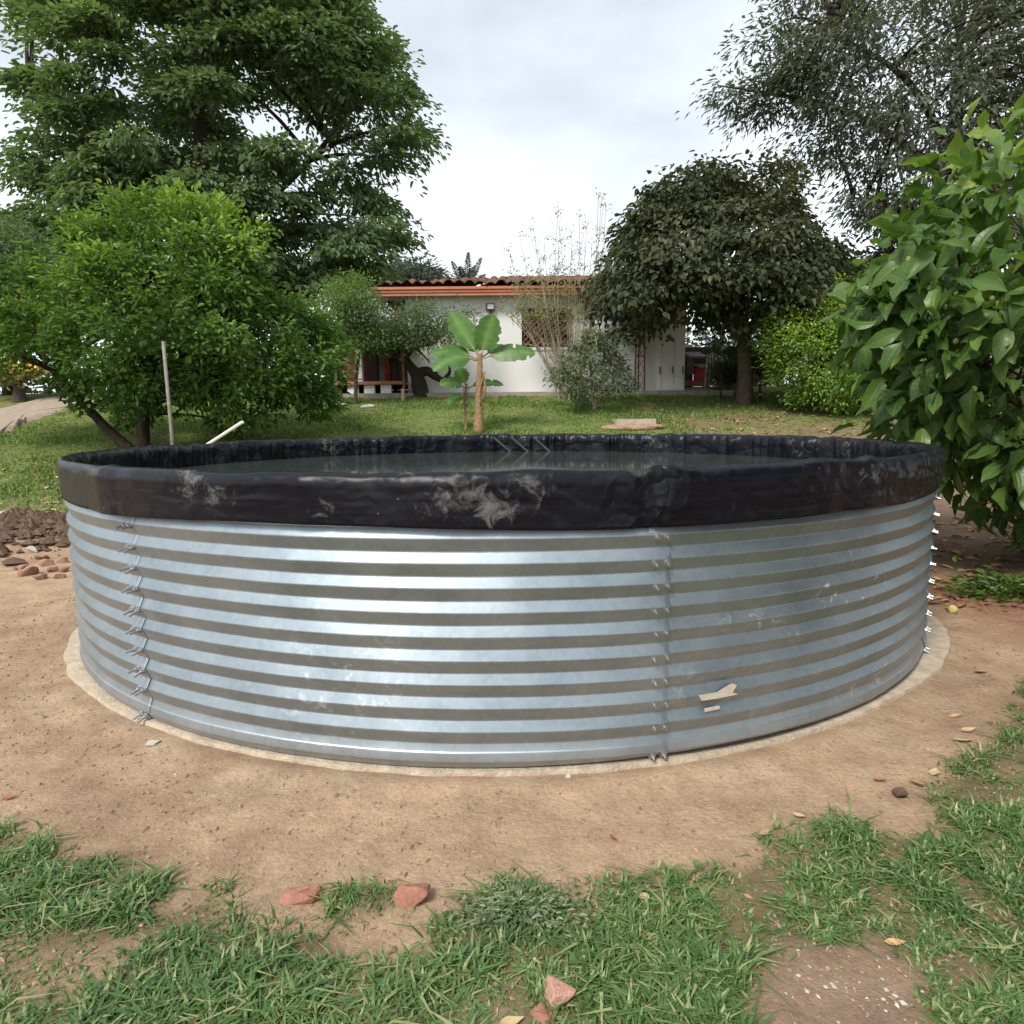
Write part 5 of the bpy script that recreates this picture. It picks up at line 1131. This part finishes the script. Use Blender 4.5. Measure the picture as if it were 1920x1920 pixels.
fallen(992, 1450, .055, .035, 'yelleaf', .2, 'yellow leaf caught under the front foot of the tank')
fallen(1203, 1685, .055, .032, 'tanleaf', 2.4, 'pale tan leaf on the turf edge right of the grey weed')
fallen(1218, 1762, .060, .026, 'tanleaf', .1, 'cream oval leaf below the tan one on the turf')
fallen(1678, 1772, .055, .02, 'dryleaf', -.2, 'brown curled leaf at the top of the bare turf patch')
fallen(1752, 1452, .06, .04, 'tanleaf', .8, 'upright tan leaf against the turf at the right')
fallen(1722, 1473, .07, .03, 'dryleaf', -.5, 'curled brown leaf on the soil beside the upright tan leaf')
fallen(1815, 1372, .07, .032, 'tanleaf', .1, 'pinkish leaf on the soil at the right turf edge')
fallen(1805, 1392, .08, .03, 'tanleaf', -.2, 'lower of two pale leaves at the right turf edge')
fallen(1792, 1345, .07, .026, 'dryleaf', -.4, 'thin brown leaf above the two pale leaves')
fallen(1498, 1533, .05, .022, 'tanleaf', -.8, 'pale leaf at the tip of the middle turf tongue')
fallen(1434, 1565, .04, .022, 'dryleaf', .4, 'small brown leaf in front of the middle turf')
fallen(1650, 1466, .05, .02, 'redleaf', -.4, 'dark red brown leaf beside the round dark stone')
fallen(1150, 1575, .03, .018, 'redleaf', -.8, 'tiny red leaf by the lone grass tuft')
fallen(20, 1498, .05, .025, 'redleaf', .8, 'reddish leaf on the soil at the left edge')
fallen(1050, 1700, .06, .03, 'dryleaf', .1, 'dull brown leaf among the grass below the tank middle')
fallen(960, 1922, .06, .03, 'tanleaf', .3, 'tan leaf at the bottom edge left of the brick lumps')
fallen(375, 1910, .07, .03, 'tanleaf', .5, 'cream leaf in the turf at the lower left')
fallen(1840, 1262, .09, .035, 'dryleaf', .2, 'brown leaf on the soil below the ripe fallen fruit')
# ripe fruit on the ground
p_ = G(1786, 1150); v, q = ball((0, 0, 0), .034, 6, (1, .9, .95), .09, 12, 9)
fr_ = mesh_obj('fallen_fruit', v, q, M['fruity'], None, smooth=True); fr_.location = p_+(0, 0, .028); tag(fr_, 'knobbly yellowish fruit lying on the red soil right of the tank', 'fruit')
# stake, pvc stick
p_ = ground_at(319, 10.3); k = P(306, 640, p_[1]); s_ = MB(); s_.tube([p_-(0, 0, .2), (p_+k)/2+(.01, 0, 0), k], [.028, .026, .024], 7)
tag(s_.build('garden_stake', M['stakem'], origin=p_, smooth=True), 'thin grey upright stake before the citrus tree', 'stake')
pa_ = P(396, 829, 9.3); pb_ = P(455, 791, 9.0); base_z = terr(pa_[0], pa_[1]); dirv = pb_-pa_; pc2 = pa_-dirv*2.6
s_ = MB(); s_.tube([pc2, pb_], [.022, .022], 8); tag(s_.build('plastic_pipe', M['pvc'], origin=pc2), 'white plastic pipe sticking up at a slant behind the tank rim', 'pipe')
# concrete cover and its ring of mortar
p_ = G(1188, 797); sl_ = MB(); w1 = P(1248, 790, p_[1])[0]-P(1130, 790, p_[1])[0]
sl_.box((p_[0]-w1*.30, p_[1]-.25, p_[2]-.05), (p_[0]+w1*.32, p_[1]+.5, p_[2]+.14)); tag(sl_.build('inspection_cover', M['slab'], origin=p_), 'pale concrete inspection cover on the lawn behind the tank', 'cover')
v, q = ball((p_[0], p_[1]-.1, p_[2]-.06), .62, 12, (1.35, .8, .15), .10, 30, 9); tag(mesh_obj('soil_mound', v, q, simple('mound_soil', (.36, .24, .155), .95, 0, .3, 12, .6, 40, .1), origin=p_, smooth=True), 'low mound of pale earth round the concrete cover', 'mound')
# stump with yellow flowers on the far left
p_ = G(38, 752); stp = empty('flower_stump', p_, 'dark stump carrying a spread of yellow flowers at the left edge', 'planter')
s_ = MB(); hgt_ = P(38, 722, p_[1])[2]-p_[2]; s_.tube(densify([p_-(0, 0, .1), p_+(0, 0, hgt_*.5), p_+(.05, 0, hgt_)], 3), np.array([.26, .22, .19, .17, .16, .17, .2]), 10); s_.build('stump', M['stump'], stp, smooth=True)
g5 = np.random.default_rng(9); n_ = 900; wd = P(95, 715, p_[1])[0]-p_[0]
pos = np.column_stack([p_[0]+g5.normal(0, wd*.52, n_), p_[1]+g5.normal(0, .3, n_), p_[2]+hgt_+.28+g5.normal(0, .12, n_)])
v, f, t = leaves(pos, g5.normal(0, 1, (n_, 3)), g5.normal(0, .5, (n_, 3))+(0, -.4, 1), g5.uniform(.1, .2, n_), g5.uniform(.05, .1, n_), 'hex', np.clip(g5.normal(.5, .2, n_), 0, 1)); mesh_obj('foliage', v, f, M['l_twig'], stp, attrs={'tint': t})
n_ = 420; pos = np.column_stack([p_[0]+g5.normal(0, wd*.55, n_), p_[1]-.15+g5.normal(0, .3, n_), p_[2]+hgt_+.48+g5.normal(0, .05, n_)])
v, f, t = leaves(pos, g5.normal(0, 1, (n_, 3)), g5.normal(0, .5, (n_, 3))+(0, -.6, 1), g5.uniform(.09, .16, n_), g5.uniform(.08, .13, n_), 'hex', np.zeros(n_)); mesh_obj('flowers', v, f, M['yellow'], stp)['kind'] = 'stuff'
# grey-leaved weed and a clump of leafy weed at the right edge
for nm, px, py, n_, sp, Lm, mt_, lab in (('weed', 975, 1712, 700, .075, .022, 'l_olive', 'greyish frilly leaved weed among the grass left of centre'), ('weed', 1890, 1120, 420, .22, .085, 'l_lime', 'leafy green weed clump on the soil at the right edge')):
    p_ = G(px, py); pos = p_+np.column_stack([g5.normal(0, sp, n_), g5.normal(0, sp*.6, n_), np.abs(g5.normal(0, sp*(.16 if Lm < .05 else .35), n_))+.008]); dd_ = unit(pos-p_)+g5.normal(0, .5, (n_, 3)); dd_[:, 2] = np.abs(dd_[:, 2])*.4
    v, f, t = leaves(pos, dd_, g5.normal(0, .3, (n_, 3))+(0, 0, 1), Lm*g5.uniform(.6, 1.2, n_), Lm*.45*g5.uniform(.6, 1.2, n_), 'hex', np.clip(g5.normal(.85 if Lm < .05 else .35, .15, n_), 0, 1))
    tag(mesh_obj(nm, v, f, M[mt_], None, attrs={'tint': t}, origin=p_), lab, 'weed', kind='stuff')
for o in bpy.data.objects:
    if 'o' in o.keys(): del o['o']
